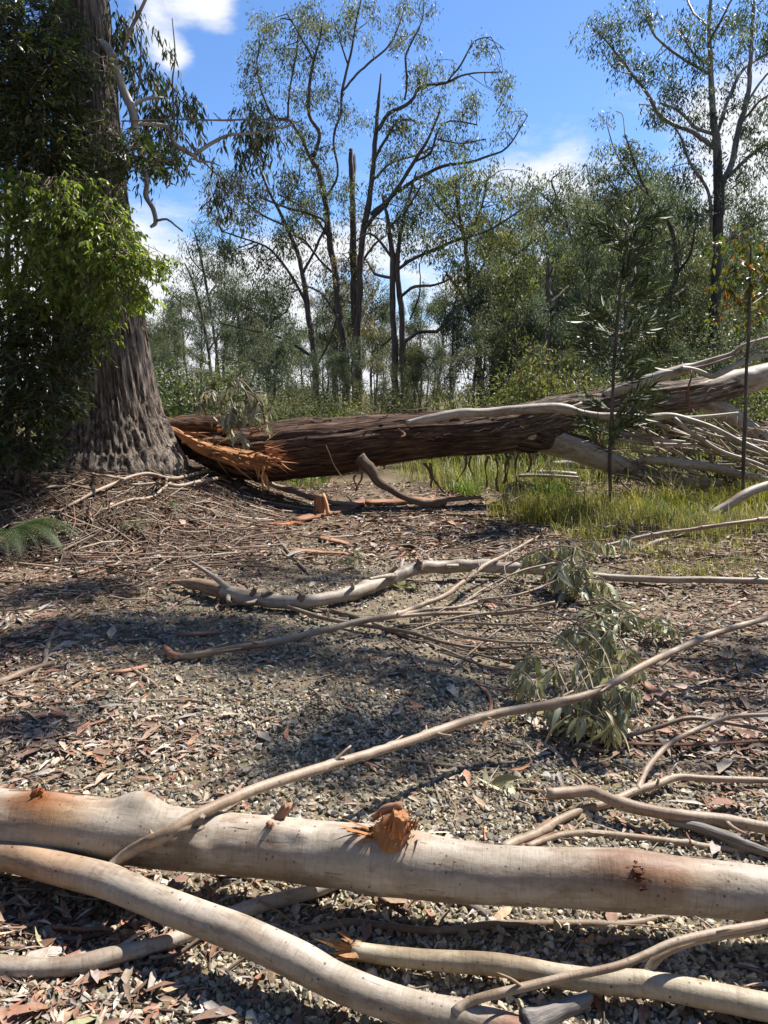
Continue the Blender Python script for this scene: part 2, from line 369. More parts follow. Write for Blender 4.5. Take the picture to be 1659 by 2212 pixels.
# ---------------------------------------------------------------- ground
def litter_amount(x, y):
    """0 bare gravel .. 1 deep leaf litter"""
    p = np.stack([x*.9, y*.9, 0*x], 1); n = fbm(p, 3, 21)
    gx = -0.25 + .12*(y-3)                                   # middle of the gravel strip
    d = np.abs(x-gx)
    k = np.clip((d-(1.0+.0*y))/1.2, 0, 1)*.6 + np.clip((y-5.2)/2.8, 0, 1)*.62 + np.clip((-x-1.0)/1.4, 0, 1)*.3
    near = np.clip((2.6-y)/.6, 0, 1)*np.clip((-x-.35)/.5, 0, 1)*.8
    return np.clip(k + near + (n-.5)*1.5 - .05, 0, 1)
def build_ground():
    ny, nx = 330, 240
    yy = -3 + np.concatenate([np.linspace(0, 4, 40, endpoint=False), 4 + np.linspace(0, 14, 190, endpoint=False), 18*np.geomspace(1, 40, 100)])
    u = np.linspace(-1, 1, nx); u = np.sign(u)*np.abs(u)**1.25
    X = u[None]*(6+np.clip(yy, 0, None)*1.5)[:, None]; Y = np.repeat(yy[:, None], nx, 1)
    Z = terr(X, Y)
    V = np.stack([X, Y, Z], 2).reshape(-1, 3)
    i = np.arange(ny-1)[:, None]*nx; j = np.arange(nx-1)[None]
    Q = np.stack([i+j, i+j+1, i+nx+j+1, i+nx+j], 2).reshape(-1, 4)
    la = litter_amount(V[:, 0], V[:, 1])[:, None]
    far = np.clip((V[:, 1:2]-13)/6, 0, 1); rt = np.clip((V[:, 0:1]-1.2)/1.2, 0, 1)*np.clip((V[:, 1:2]-6.5)/2, 0, 1)
    c = (1-la)*np.array([[.66, .64, .60]])+la*np.array([[.50, .42, .36]])
    g = np.clip(far+rt*.8, 0, 1); c = c*(1-g)+g*np.array([[.42, .42, .24]])
    o = MB().add(V, Q, None, None, c).build('ground', M_GROUND); tag(o, kind='structure'); return o
build_ground()

# ---------------------------------------------------------------- gravel (nobody could count it)
def hull_proto(seed, n=13, flat=.62):
    r = np.random.default_rng(seed); bm = bmesh.new()
    for p in unit(n, r)*r.uniform(.9, 1.06, (n, 1)): bm.verts.new(p*np.array([1, r.uniform(.7, .95), flat*r.uniform(.8, 1.1)]))
    bmesh.ops.convex_hull(bm, input=bm.verts)
    bmesh.ops.delete(bm, geom=[v for v in bm.verts if not v.link_faces], context='VERTS')
    bm.verts.index_update(); V = np.array([v.co[:] for v in bm.verts]); T = np.array([[v.index for v in f.verts] for f in bm.faces]); bm.free()
    return V, T
protos = [hull_proto(k, 13, .78) for k in range(12)]
def scatter(n, y0, y1, pw=1.0, margin=1.12):
    """random ground points inside what the camera sees"""
    y = y0*(y1/y0)**(rng.random(n)**pw) if y0 > 0 else rng.uniform(y0, y1, n)
    hw = margin*.5*y + .35
    return rng.uniform(-1, 1, n)*hw, y
STONE_COL = [tuple(v*.90 for v in c_) for c_ in [(.42, .36, .26), (.48, .42, .32), (.36, .31, .23), (.25, .225, .185), (.12, .115, .105), (.32, .28, .225), (.17, .16, .145), (.54, .48, .38), (.42, .33, .22), (.46, .39, .29), (.30, .26, .2), (.40, .37, .33)]]
def build_gravel():
    mb = MB()
    x1, y1 = scatter(40000, 1.42, 3.9); x2, y2 = scatter(26000, 3.3, 8.0)
    x = np.concatenate([x1, x2]); y = np.concatenate([y1, y2])
    la = litter_amount(x, y); keep = rng.random(len(x)) > la*.8
    x, y = x[keep], y[keep]; n = len(x)
    s = np.clip(rng.lognormal(math.log(.0104), .34, n), .004, .022)*np.clip(.8+y*.06, .9, 1.35)
    z = terr(x, y)+s*rng.uniform(.05, .5, n)
    which = rng.integers(0, len(protos), n); ang = rng.uniform(0, 6.283, n); tilt = rng.normal(0, .35, (n, 2))
    C = pick(STONE_COL, n, .16)
    for k, (V, T) in enumerate(protos):
        I = np.where(which == k)[0]
        if not len(I): continue
        ca, sa = np.cos(ang[I]), np.sin(ang[I])
        P_ = V[None]*s[I][:, None, None]
        Z2 = P_[:, :, 2]+P_[:, :, 0]*tilt[I, 0:1]+P_[:, :, 1]*tilt[I, 1:2]
        Q_ = np.stack([P_[:, :, 0]*ca[:, None]-P_[:, :, 1]*sa[:, None], P_[:, :, 0]*sa[:, None]+P_[:, :, 1]*ca[:, None], Z2], 2)
        Q_ += np.stack([x[I], y[I], z[I]], 1)[:, None]
        m = len(V); TT = (T[None]+(np.arange(len(I))*m)[:, None, None]).reshape(-1, 3)
        mb.add(Q_.reshape(-1, 3), None, TT, None, np.repeat(C[I], m, 0))
    o = mb.build('gravel', M_STONE, smooth=False); tag(o, 'loose grey and tan gravel covering the forest track', 'gravel', kind='stuff')
build_gravel()

# ---------------------------------------------------------------- leaf litter and twig litter
LITTER = [tuple(v*.84 for v in c_) for c_ in [(.33, .165, .105), (.38, .20, .14), (.27, .15, .10), (.52, .43, .34), (.50, .38, .29), (.44, .32, .25), (.40, .24, .165), (.30, .185, .12), (.24, .135, .085), (.36, .25, .17), (.42, .33, .245), (.33, .17, .11), (.19, .125, .09), (.46, .38, .29), (.28, .20, .15), (.38, .22, .16), (.15, .10, .075), (.46, .40, .35), (.40, .34, .30), (.50, .44, .38), (.36, .31, .27), (.44, .37, .31)]]
def build_litter():
    mb = MB()
    for n, y0, y1, L0, fine in ((9000, 1.42, 3.6, .050, True), (15000, 1.42, 4.5, .020, False), (26000, 3.2, 8.0, .058, False), (22000, 7, 14, .075, False)):
        x, y = scatter(n, y0, y1)
        la = litter_amount(x, y); keep = rng.random(n) < la*1.05+.06
        x, y = x[keep], y[keep]; m = len(x)
        a = rng.uniform(0, 6.283, m); tilt = rng.normal(0, .15, m)
        D = np.stack([np.cos(a), np.sin(a), tilt], 1); N = np.stack([rng.normal(0, .35, m), rng.normal(0, .35, m), np.ones(m)], 1)
        L = L0*rng.lognormal(0, .42, m); Wd = L*rng.uniform(.12, .36, m)
        P_ = np.stack([x, y, terr(x, y)+rng.uniform(.004, .022, m)+np.abs(tilt)*.01], 1)-D*L[:, None]*.5
        P_[:, 2] = np.maximum(P_[:, 2], terr(P_[:, 0], P_[:, 1])+.003)
        leafs(mb, P_, D, N, L, Wd, pick(LITTER, m, .2), fine, bend=rng.uniform(-.05, .16))
    o = mb.build('leaf_litter', M_LITTER); tag(o, 'dry brown gum leaves and chips littering the ground', 'leaf litter', kind='stuff')
    mb = MB()
    for n, y0, y1, L0 in ((1300, 1.45, 4.2, .12), (2600, 3.8, 9, .17), (2600, 7, 13.5, .26), (2400, -1, 0, .42)):
        if y0 < 0: x = rng.uniform(-5.6, -1.2, n); y = rng.uniform(6.8, 11.5, n)
        else: x, y = scatter(n, y0, y1)
        la = litter_amount(x, y); keep = rng.random(n) < la+.12
        x, y = x[keep], y[keep]
        for X, Y in zip(x, y):
            L = L0*rng.lognormal(0, .5); a = rng.normal(0, 1.3)+(math.pi if rng.random() < .5 else 0); r = .0012+.0045*rng.random()**2*(1.6 if Y > 6 else 1)
            k = np.linspace(-.5, .5, 3); bx = rng.normal(0, .1)
            px = X+np.cos(a)*k*L-np.sin(a)*(k*k)*L*bx*4; py = Y+np.sin(a)*k*L+np.cos(a)*(k*k)*L*bx*4
            pz = terr(px, py)+r+rng.random()*(.06 if X < -1.2 and Y > 6.8 else .025)+k*rng.normal(0, .05)*L
            C = np.stack([px, py, pz], 1); sd = np.array([-math.sin(a), math.cos(a), 0])*r; up = np.array([0, 0, r*1.6])
            V = np.stack([C+sd-up*.4, C-sd-up*.4, C+up], 1).reshape(-1, 3)
            Q = [(i*3+j, i*3+(j+1) % 3, i*3+3+(j+1) % 3, i*3+3+j) for i in range(2) for j in range(3)]
            c = random.choice([(.18, .13, .095), (.26, .20, .15), (.10, .07, .05), (.34, .275, .215), (.14, .095, .07), (.20, .11, .075), (.08, .06, .045)])
            mb.add(V, Q, None, None, c)
    o = mb.build('twig_litter', M_LITTER); tag(o, 'thin dead twigs littering the ground', 'twig litter', kind='stuff')
build_litter()

# ---------------------------------------------------------------- fallen limbs lying near the camera
def line3(pts):
    """(x, y, width, lift) seen in the photograph -> axis points and radii in metres; lift is the gap under the limb"""
    P_, R_ = [], []
    for q in pts:
        x, y, w = q[:3]; lift = q[3] if len(q) > 3 else 0.0
        p = onground(x, y, .05)
        for _ in range(3):
            r = w*.5*pxm(p); p = onground(x, y, lift+r*.92)
        P_.append(p); R_.append(r)
    return np.array(P_), np.array(R_)
CUR = {}
def limb(name, label, cat, pts, mat=M_GUM, seg=14, step=.03, lump=.10, group=None, parent=None, torn0=0, torn1=0, wob=.25, colf=None, seed=None, lscale=9, bumps=()):
    P_, R_ = line3(pts); mb = MB()
    if not bumps and mat in (M_GUM, M_GUM2, M_TWIG) and seg < 20:
        rk = np.random.default_rng(int(pts[0][0])+3000); Ck, Rk = resample(P_, R_, .03); bumps = []
        for i in rk.integers(1, len(Ck)-1, max(2, int(len(Ck)*.03/.16))):
            v = unit(1, rk)[0]; bumps.append((Ck[i]+v*Rk[i]*.9, Rk[i]*rk.uniform(.6, 1.1), Rk[i]*rk.uniform(.15, .45)))
    if bumps and seg < 20 and pts[0][2] < 60:
        for bp, br, bh in bumps[::2]:
            i = int(np.argmin(np.linalg.norm(Ck-bp, axis=1))); T_ = Ck[min(i+1, len(Ck)-1)]-Ck[max(i-1, 0)]; T_ /= np.linalg.norm(T_)+1e-9; v = unit(1, rk)[0]; v[2] = abs(v[2])*.8; dd = T_*rk.choice([-1, 1])*.7+v*.8; ln = Rk[i]*rk.uniform(2, 9); q0 = Ck[i]; q2 = q0+dd*ln; q2[2] = max(q2[2], t1(q2[0], q2[1])+.003)
            tube(mb, [q0, (q0+q2)/2+v*ln*.08, q2], [Rk[i]*.5, Rk[i]*.34, Rk[i]*.2], 6, .02, .2, 20, torn1=2.0)
    C, R = tube(mb, P_, R_, seg, step, lump, lscale, None, None, torn0, torn1, colf, seed if seed is not None else len(bpy.data.objects) % 97, wob, bumps)
    o = mb.build(name, mat, parent)
    if label: tag(o, label, cat, group)
    CUR['C'], CUR['R'] = C, R
    return o

def stains(spots):
    def f(V):
        c = np.ones((len(V), 3))*(1+.10*(fbm(V*5, 3, 4)[:, None]-.5)*2)
        c *= np.array([1, .985, .97])
        for p, r, colr in spots:
            d = np.linalg.norm((V-p)*np.array([.55, 1, 1]), axis=1)+.4*r*(fbm(V*28, 2, 6)-.5)
            k = np.clip(1.25-d/r, 0, 1)[:, None]; c = c*(1-k)+k*np.array(colr)*c
        return c
    return f

# --- the big pale limb across the foreground
BIGL = [(-260, 1735, 150, .10), (0, 1770, 142, .105), (231, 1796, 134, .11), (400, 1810, 128, .11), (549, 1826, 130, .105), (690, 1843, 140, .10), (813, 1860, 144, .10), (960, 1880, 128, .10), (1097, 1892, 122, .10), (1341, 1908, 124, .10), (1560, 1924, 118, .10), (1700, 1936, 110, .10), (2000, 1962, 108, .10)]
BIGL = [(x, y, w*.965, l) for x, y, w, l in BIGL]
_P, _R = line3(BIGL)
def on_limb(x, y, C, R, k=.97):
    """surface point of a limb that shows at (x, y)"""
    r = ray(x, y); o = np.array([0, 0, EYE]); best = None
    for t in np.linspace(.5, 14, 5400):
        p = o+r*t; d = np.linalg.norm(C-p, axis=1); i = int(np.argmin(d-R))
        if d[i] < R[i]*k: return p, C[i], (p-C[i])/(d[i]+1e-9)
        if best is None or d[i]-R[i] < best[0]: best = (d[i]-R[i], p, i)
    p, i = best[1], best[2]; v = (p-C[i])/(np.linalg.norm(p-C[i])+1e-9)
    return C[i]+v*R[i], C[i], v
_C, _Rr = resample(_P, _R, .03)
s_scar, _, _ = on_limb(1372, 1882, _C, _Rr); s_left, _, _ = on_limb(85, 1727, _C, _Rr); s_left2, _, _ = on_limb(110, 1760, _C, _Rr)
s_knob, _, _ = on_limb(845, 1812, _C, _Rr); s_r2, _, _ = on_limb(1470, 1900, _C, _Rr); s_pale, _, _ = on_limb(690, 1790, _C, _Rr)
s_burl, _, _ = on_limb(300, 1740, _C, _Rr); s_b2, _, _ = on_limb(432, 1835, _C, _Rr); s_b3, _, _ = on_limb(592, 1790, _C, _Rr); s_b4, _, _ = on_limb(646, 1800, _C, _Rr); s_burl = s_burl+np.array([0, .01, .012])
big = limb('fallen_limb', 'thick pale smooth-barked fallen limb with an orange broken knot, lying across the foreground', 'fallen limb', BIGL, M_GUM, 56, .012, .085, wob=.16, seed=3, lscale=4.5,
           colf=stains([(s_scar, .085, (.62, .36, .22)), (s_left, .07, (.72, .36, .15)), (s_left2, .09, (.95, .74, .52)), (s_r2, .07, (.97, .82, .66)), (s_knob, .06, (.85, .55, .33)), (s_pale, .22, (1.08, 1.08, 1.06)), (s_burl, .04, (.66, .64, .64)), (s_burl+np.array([.03, -.01, .02]), .016, (.75, .5, .3)), (s_b3, .02, (.6, .45, .35))]),
           bumps=((s_burl, .046, .040), (s_b2, .022, .012), (s_b3, .03, .014), (s_b4, .022, .012), (s_knob, .10, .018), (s_scar, .08, .014), (s_left, .05, .012)))
C, R = CUR['C'], CUR['R']
def basis(n):
    n = n/np.linalg.norm(n); a = np.array([1.0, 0, 0]); a = a-n*a.dot(n); a /= np.linalg.norm(a); return a, np.cross(n, a), n
def burl(name, x, y, rad, height, mat, parent, C, R, along=1.5, sx=0, jag=0.0, col=None, seed=0, sink=.35, lean=(0, 0, 0)):
    """a swelling, stub or broken knot growing from a limb"""
    p, c, n = on_limb(x, y, C, R); a, b, n = basis(n+np.array(lean)); mb = MB()
    rs = np.random.default_rng(seed+50); nr, ns = 9, 18
    V = []
    for i in range(nr):
        u = i/(nr-1); rr = rad*(1.15-.35*u) if jag else rad*math.sqrt(max(0, 1-(u*.98)**2.2))
        hh = -sink*rad+(height+sink*rad)*u
        for j in range(ns):
            t = 2*math.pi*j/ns; q = rr*(1+.14*(rs.random()-.5))
            j2 = jag*height*rs.random()*(u**2)
            V.append(p+a*math.cos(t)*q*along+b*math.sin(t)*q+n*(hh+j2)+a*sx*u)
    i = np.arange(nr-1)[:, None]*ns; j = np.arange(ns)[None]; k = (j+1) % ns
    Q = np.stack([i+j, i+k, i+ns+k, i+ns+j], 2).reshape(-1, 4)
    top = np.mean(V[-ns:], axis=0)-n*(.35*height if jag else -.02*rad); V.append(top)
    T = [((nr-1)*ns+jj, (nr-1)*ns+(jj+1) % ns, nr*ns) for jj in range(ns)]
    V = np.array(V); fib = (V-p)@np.stack([a, b, n], 1)
    mb.add(V, Q, T, fib, col); return mb.build(name, mat, parent)
def stub(name, x, y, w, d, ln, mat, parent, C, R, torn=.8, col=None, seg=12):
    p, c, n = on_limb(x, y, C, R); m = pxm(p); d = np.array(d, float); d /= np.linalg.norm(d); mb = MB(); r = w*.5*m
    tube(mb, [p-d*r*1.2, p+d*ln*.15, p+d*ln*.6, p+d*ln], [r*1.6, r*1.15, r*.95, r*.9], seg, .008, .2, 30, None, col, 0, torn)
    return mb.build(name, mat, parent)
stub('stub', 588, 1788, 20, (-.2, -.6, .8), .018, M_STRIP, big, C, R, 1.0)
stub('stub', 600, 1772, 22, (.5, .1, .8), .05, M_STRIP, big, C, R, 1.5)
stub('stub', 646, 1799, 13, (-.1, -.7, .6), .010, M_STRIP, big, C, R, 1.0)
stub('dead_twig', 612, 1764, 8, (.7, .2, .75), .06, M_GREYW, big, C, R, 2)
# the orange broken knot: a splintered crown of wood with a long torn tongue
def splinters(mb, base, d, n, spread, L, Wd, rs, colr=(1, 1, 1)):
    d = np.array(d, float)/np.linalg.norm(d); a, b, _ = basis(d)
    for _ in range(n):
        o = base+(a*rs.normal()+b*rs.normal())*spread; dd = d+.25*rs.normal(size=3); dd /= np.linalg.norm(dd)
        ln = L*rs.uniform(.35, 1.1); w = Wd*rs.uniform(.4, 1.2); s1, s2, _ = basis(dd)
        an = rs.uniform(0, 6.28); u = s1*math.cos(an)+s2*math.sin(an); v = np.cross(dd, u)
        V = [o-u*w-v*w*.3, o+u*w-v*w*.3, o+u*w+v*w*.3, o-u*w+v*w*.3, o+dd*ln*.6+u*w*.7, o+dd*ln*.6-u*w*.7, o+dd*ln+u*w*.15*rs.normal()]
        fib = [(w*7*i, rs.random(), 0 if i < 4 else ln) for i in range(7)]
        mb.add(V, [(0, 1, 2, 3)], [(0, 4, 1), (0, 5, 4), (3, 2, 4), (3, 4, 5), (1, 4, 2), (0, 3, 5), (5, 4, 6), (4, 5, 6)], fib, np.array(colr)*rs.uniform(.55, 1.15))
def sliver(parent, C, R, pts, w, mat, col, lift=.002):
    q = []
    for x, y in pts: p, c, n = on_limb(x, y, C, R); q.append(p+n*lift)
    b = MB(); m = pxm(q[0]); tube(b, q, np.array([w*.2]+[w*.5]*(len(q)-2)+[w*.12])*m, 7, .012, .4, 40, None, col, 1.5, 1.5, wob=.6); return b.build('bark_sliver', mat, parent)
for pts, w, m_, col in (([(1168, 1858), (1205, 1852), (1240, 1855), (1276, 1856)], 5, M_STRIP, (.9, .8, .8)), ([(1156, 1908), (1190, 1910), (1232, 1914)], 5, M_GUM2, (.9, .8, .75)), ([(20, 1708), (120, 1712), (250, 1722)], 4, M_STRIP, (.9, .7, .6)), ([(905, 1815), (940, 1822), (985, 1826)], 3, M_TWIG, None), ([(1405, 1906), (1420, 1930), (1424, 1946)], 2, M_STRIP, (.5, .4, .4)),
                        ([(470, 1784), (520, 1790), (560, 1795)], 3, M_TWIG, None), ([(1500, 1900), (1545, 1906), (1580, 1906)], 3, M_TWIG, None)):
    sliver(big, C, R, pts, w, m_, col)
rs = np.random.default_rng(4)
pk, ck, nk = on_limb(850, 1822, C, R); mb = MB()
tube(mb, [pk+np.array([-.02, .02, -.03]), pk+np.array([.0, .015, .03]), pk+np.array([.02, .01, .085])], [.062, .048, .026], 22, .008, .45, 20, None, (.55, .47, .42), 0, .5)
splinters(mb, pk+np.array([.015, .0, .055]), (.2, -.3, 1), 80, .026, .042, .006, rs, (.8, .68, .58))
splinters(mb, pk+np.array([-.05, .02, .012]), (-1, -.05, .0), 22, .013, .13, .007, rs, (.8, .68, .6))
splinters(mb, pk+np.array([.04, .01, .0]), (1, -.05, .0), 6, .010, .06, .005, rs, (.8, .65, .55))
knot = mb.build('broken_knot', M_WOOD, big, smooth=False)
mb = MB(); tube(mb, [pk+np.array([-.06, .05, .055]), pk+np.array([-.02, .05, .085]), pk+np.array([.02, .04, .10])], [.010, .014, .011], 10, .01, .3, 40, None, None, 1, 1)
mb.build('bark_flap', M_STRIP, big)
ps, cs, ns_ = on_limb(1372, 1884, C, R); mb = MB()
tube(mb, [ps-ns_*.02, ps+ns_*.004, ps+ns_*.012], [.044, .038, .024], 20, .006, .40, 30, None, (.22, .13, .10), 0, .4)
splinters(mb, ps+ns_*.004, ns_*.4+np.array([1, 0, .1]), 30, .018, .032, .005, rs, (.20, .14, .12)); mb.build('torn_scar', M_WOOD, big, smooth=False)
pl, cl_, nl = on_limb(80, 1722, C, R); mb = MB()
tube(mb, [pl-nl*.02, pl+nl*.012, pl+nl*.025+np.array([.015, 0, 0])], [.022, .016, .008], 12, .006, .4, 40, None, (.5, .3, .22), 0, 1.2)
splinters(mb, pl, nl+np.array([.5, 0, .2]), 12, .012, .04, .005, rs, (.45, .22, .14)); mb.build('torn_scar', M_WOOD, big, smooth=False)

# --- the forked pale limb in front of it
FORK = [(-220, 1800, 70, .10), (-60, 1832, 72, .10), (60, 1855, 73, .10), (150, 1878, 75, .10), (240, 1903, 78, .10), (330, 1945, 76, .10), (440, 1992, 78, .09), (549, 2041, 80, .08), (650, 2086, 82, .06), (750, 2132, 82, .05), (880, 2174, 78, .04), (1000, 2196, 78, .03), (1110, 2225, 74, .02), (1230, 2262, 64, .0)]
FORK = [(x, y, w*.93, l) for x, y, w, l in FORK]
f1, _, _ = on_limb(60, 1870, *resample(*line3(FORK), .03)); f2, _, _ = on_limb(1130, 2212, *resample(*line3(FORK), .03))
fork = limb('forked_limb', 'smooth pale forked limb curving down to the bottom edge in front of the thick limb', 'fallen limb', FORK, M_GUM, 36, .014, .10, wob=.22, seed=8, lscale=5,
            colf=stains([(f1, .16, (.95, .74, .58)), (f2, .05, (.62, .30, .20))]))
CF, RF = CUR['C'], CUR['R']
ARM = [(238, 1880, 40, .115), (258, 1855, 32, .15), (298, 1829, 28, .20), (360, 1800, 30, .26), (430, 1757, 25, .29), (549, 1707, 23, .28), (690, 1660, 21, .25), (830, 1619, 20, .22), (1000, 1563, 20, .20), (1100, 1536, 19, .20), (1190, 1521, 20, .20), (1280, 1497, 17, .22), (1380, 1444, 15, .25), (1500, 1385, 14, .27), (1659, 1334, 12, .28), (1800, 1290, 10, .28)]
limb('branch', None, None, ARM, M_GUM2, 16, .02, .12, parent=fork, wob=.3, seed=9)
limb('dead_twig', None, None, [(352, 1808, 16, .26), (395, 1795, 15, .28), (420, 1785, 13, .29), (435, 1766, 12, .32)], M_TWIG, 10, .012, .2, parent=fork, torn1=1.5)
limb('dead_twig', None, None, [(405, 1793, 11, .28), (425, 1793, 10, .29), (438, 1787, 9, .29)], M_TWIG, 8, .012, .2, parent=fork, torn1=1.5)
limb('branch', None, None, [(985, 2190, 30, .08), (1010, 2168, 22, .10), (1050, 2153, 20, .12), (1110, 2138, 19, .13), (1225, 2110, 19, .14), (1329, 2087, 18, .15), (1398, 2060, 18, .15), (1456, 2035, 18, .16), (1542, 2015, 18, .16), (1680, 1990, 17, .16), (1850, 1955, 15, .16)], M_GUM2, 14, .02, .12, parent=fork, wob=.3, seed=12)
stub('broken_stub', 1160, 2172, 40, (.8, .25, .1), .14, M_GREYW, fork, CF, RF, 1.2)

# --- lesser limbs around it
limb('fallen_branch', 'pale bare branch lying at the lower left under the forked limb', 'fallen branch',
     [(-140, 2078, 42, .01), (0, 2081, 42, .01), (100, 2084, 40, .01), (165, 2082, 40, .01), (230, 2068, 38, .01), (300, 2052, 36, .01), (380, 2030, 34, .01), (470, 1988, 32, .01), (549, 1957, 32, .01), (610, 1940, 30, .01), (675, 1922, 30, .01), (760, 1890, 28, .01)], M_GUM, 20, .02, .12, seed=13)
limb('fallen_branch', 'thin purplish brown branch lying in the shade under the thick limb', 'fallen branch',
     [(560, 2016, 14), (664, 2008, 16), (754, 1994, 18), (846, 2004, 18), (945, 2012, 18), (1061, 1998, 17), (1150, 1996, 16), (1271, 1996, 17), (1352, 1996, 16), (1444, 1979, 12)], M_TWIG, 12, .02, .2, seed=14)
low = limb('fallen_branch', 'pale branch with a splintered orange end at the lower right', 'fallen branch',
     [(768, 2052, 36, .03), (810, 2058, 38, .03), (879, 2066, 41, .03), (978, 2078, 43, .03), (1097, 2090, 46, .03), (1254, 2118, 50, .03), (1400, 2128, 56, .03), (1513, 2146, 56, .03), (1659, 2172, 56, .03), (1850, 2210, 56, .03)], M_GUM, 24, .018, .09, torn0=.6, seed=15,
     colf=lambda V: np.ones((len(V), 3))*np.array([1.0, .98, .86]))
Cl, Rl = CUR['C'], CUR['R']; mb = MB(); rs = np.random.default_rng(8)
splinters(mb, Cl[0]+np.array([.01, 0, 0]), (-1, .15, .10), 40, .013, .085, .007, rs)
splinters(mb, Cl[0]+np.array([-.01, 0, -.008]), (-1, .6, .35), 8, .006, .15, .006, rs); mb.build('splintered_end', M_WOOD, low, smooth=False)
limb('side_branch', None, None, [(1400, 2118, 34, .05), (1405, 2090, 22, .08), (1425, 2066, 18, .11), (1470, 2043, 16, .13), (1540, 2025, 15, .14), (1680, 2005, 14, .15), (1850, 1985, 12, .15)], M_GUM2, 12, .02, .15, parent=low)

KERB = 'branches lying on the right of the gravel'
limb('fallen_branch', 'bent pale branch with a snapped end lying behind the thick limb on the right', 'fallen branch',
     [(1188, 1716, 26, .06), (1225, 1712, 25, .06), (1275, 1708, 24, .06), (1310, 1722, 25, .06), (1345, 1736, 25, .06), (1400, 1748, 26, .05), (1480, 1762, 27, .04), (1565, 1772, 27, .03), (1659, 1789, 27, .03), (1800, 1812, 27, .03)], M_GUM2, 16, .02, .12, torn0=.5, seed=17)
y_ = limb('fallen_branch', 'wavy grey-brown branch crossing under the bent pale branch', 'fallen branch',
     [(1085, 1832, 22), (1120, 1815, 22), (1154, 1803, 21), (1201, 1775, 20), (1259, 1750, 20), (1310, 1737, 19, .01), (1368, 1712, 18, .02), (1419, 1694, 17, .03), (1463, 1678, 15, .03), (1528, 1681, 14, .03), (1659, 1685, 13, .03), (1800, 1690, 12, .03)], M_GUM2, 14, .02, .15, seed=18)
limb('side_branch', None, None, [(1376, 1706, 14, .03), (1394, 1665, 13, .05), (1419, 1633, 12, .07), (1456, 1600, 11, .09), (1532, 1563, 10, .10), (1590, 1547, 9, .11), (1680, 1543, 9, .11)], M_GUM2, 10, .02, .15, parent=y_)
limb('fallen_branch', 'slim arched twig rising to a bend beside the leafy bunch', 'fallen branch',
     [(1252, 1611, 8), (1300, 1602, 9, .02), (1347, 1592, 9, .04), (1419, 1571, 9, .06), (1488, 1551, 10, .08), (1565, 1560, 9, .07), (1680, 1582, 9, .05)], M_TWIG, 10, .02, .2)
limb('fallen_branch', 'thin pale branch hugging the far side of the thick limb on the right', 'fallen branch',
     [(1140, 1830, 15), (1190, 1810, 16), (1260, 1800, 16), (1341, 1805, 16), (1456, 1818, 16), (1542, 1831, 16), (1690, 1846, 15)], M_GUM2, 12, .02, .15)
limb('dead_wood', 'short charcoal-grey piece of dead wood at the right edge behind the thick limb', 'dead wood',
     [(1452, 1778, 16, .02), (1500, 1786, 24, .02), (1560, 1806, 28, .02), (1620, 1830, 24, .02), (1700, 1856, 20)], M_GREYW, 12, .015, .35, torn0=1.2)
limb('fallen_branch', 'short dark stick ending at the snapped pale branch', 'fallen branch', [(1095, 1702, 9), (1140, 1707, 10), (1192, 1713, 9)], M_TWIG, 8, .02, .2)

# --- the middle of the track
mid = limb('fallen_branch', 'curved grey-white branch with a torn brown end in the middle of the track', 'fallen branch',
     [(478, 1280, 34, .02), (510, 1287, 32, .02), (560, 1295, 29, .02), (640, 1301, 30, .02), (720, 1289, 28, .03), (790, 1271, 28, .03), (850, 1246, 27, .05), (900, 1230, 27, .07), (950, 1225, 26, .08), (1020, 1222, 25, .08), (1130, 1228, 22, .07), (1220, 1238, 17, .05), (1310, 1246, 15, .04), (1450, 1252, 14, .04), (1660, 1256, 14, .04), (1850, 1260, 13, .04)], M_GUM, 18, .03, .12, seed=21,
     colf=lambda V: np.ones((len(V), 3))*np.array([.92, .91, .92]))
Cm, Rm = CUR['C'], CUR['R']
limb('torn_end', None, None, [(384, 1258, 10, .05), (410, 1262, 22, .03), (440, 1266, 30, .025), (478, 1279, 35, .02), (492, 1283, 30, .02)], M_STRIP, 14, .015, .4, parent=mid, torn0=6, colf=lambda V: np.ones((len(V), 3))*np.array([.95, 1.2, 1.3]))
for x, y, w, d, ln in ((548, 1281, 11, (.3, 0, 1), .035), (575, 1284, 12, (1, -.1, .5), .04), (652, 1290, 15, (.1, -.3, 1), .02), (838, 1240, 10, (.9, .1, .7), .09), (905, 1221, 14, (.2, 0, 1), .03)):
    stub('stub', x, y, w, d, ln, M_TWIG, mid, Cm, Rm, 1.2)
sec = limb('fallen_branch', 'long thin branch with a flared broken end in the middle of the gravel', 'fallen branch',
     [(378, 1420, 17, .01), (400, 1417, 14, .02), (440, 1412, 15, .03), (520, 1398, 15, .05), (600, 1385, 15, .06), (700, 1361, 15, .07), (780, 1342, 14, .08), (850, 1330, 13, .09), (905, 1309, 12, .10), (960, 1287, 11, .12), (1000, 1256, 10, .14), (1045, 1222, 9, .16), (1090, 1200, 7, .18), (1150, 1165, 5, .2)], M_GUM2, 12, .03, .12, seed=23)
limb('broken_end', None, None, [(356, 1397, 6, .05), (362, 1404, 14, .03), (374, 1416, 20, .015), (392, 1418, 15, .02)], M_STRIP, 10, .01, .3, parent=sec, torn0=3)
limb('side_branch', None, None, [(850, 1331, 10, .09), (915, 1318, 9, .09), (985, 1312, 8, .09), (1050, 1295, 6, .10), (1130, 1285, 4, .1)], M_GUM2, 8, .03, .12, parent=sec)
limb('side_branch', None, None, [(840, 1333, 9, .09), (900, 1328, 9, .08), (1000, 1324, 8, .08), (1090, 1325, 7, .08), (1160, 1318, 5, .08)], M_GUM2, 8, .03, .12, parent=sec)
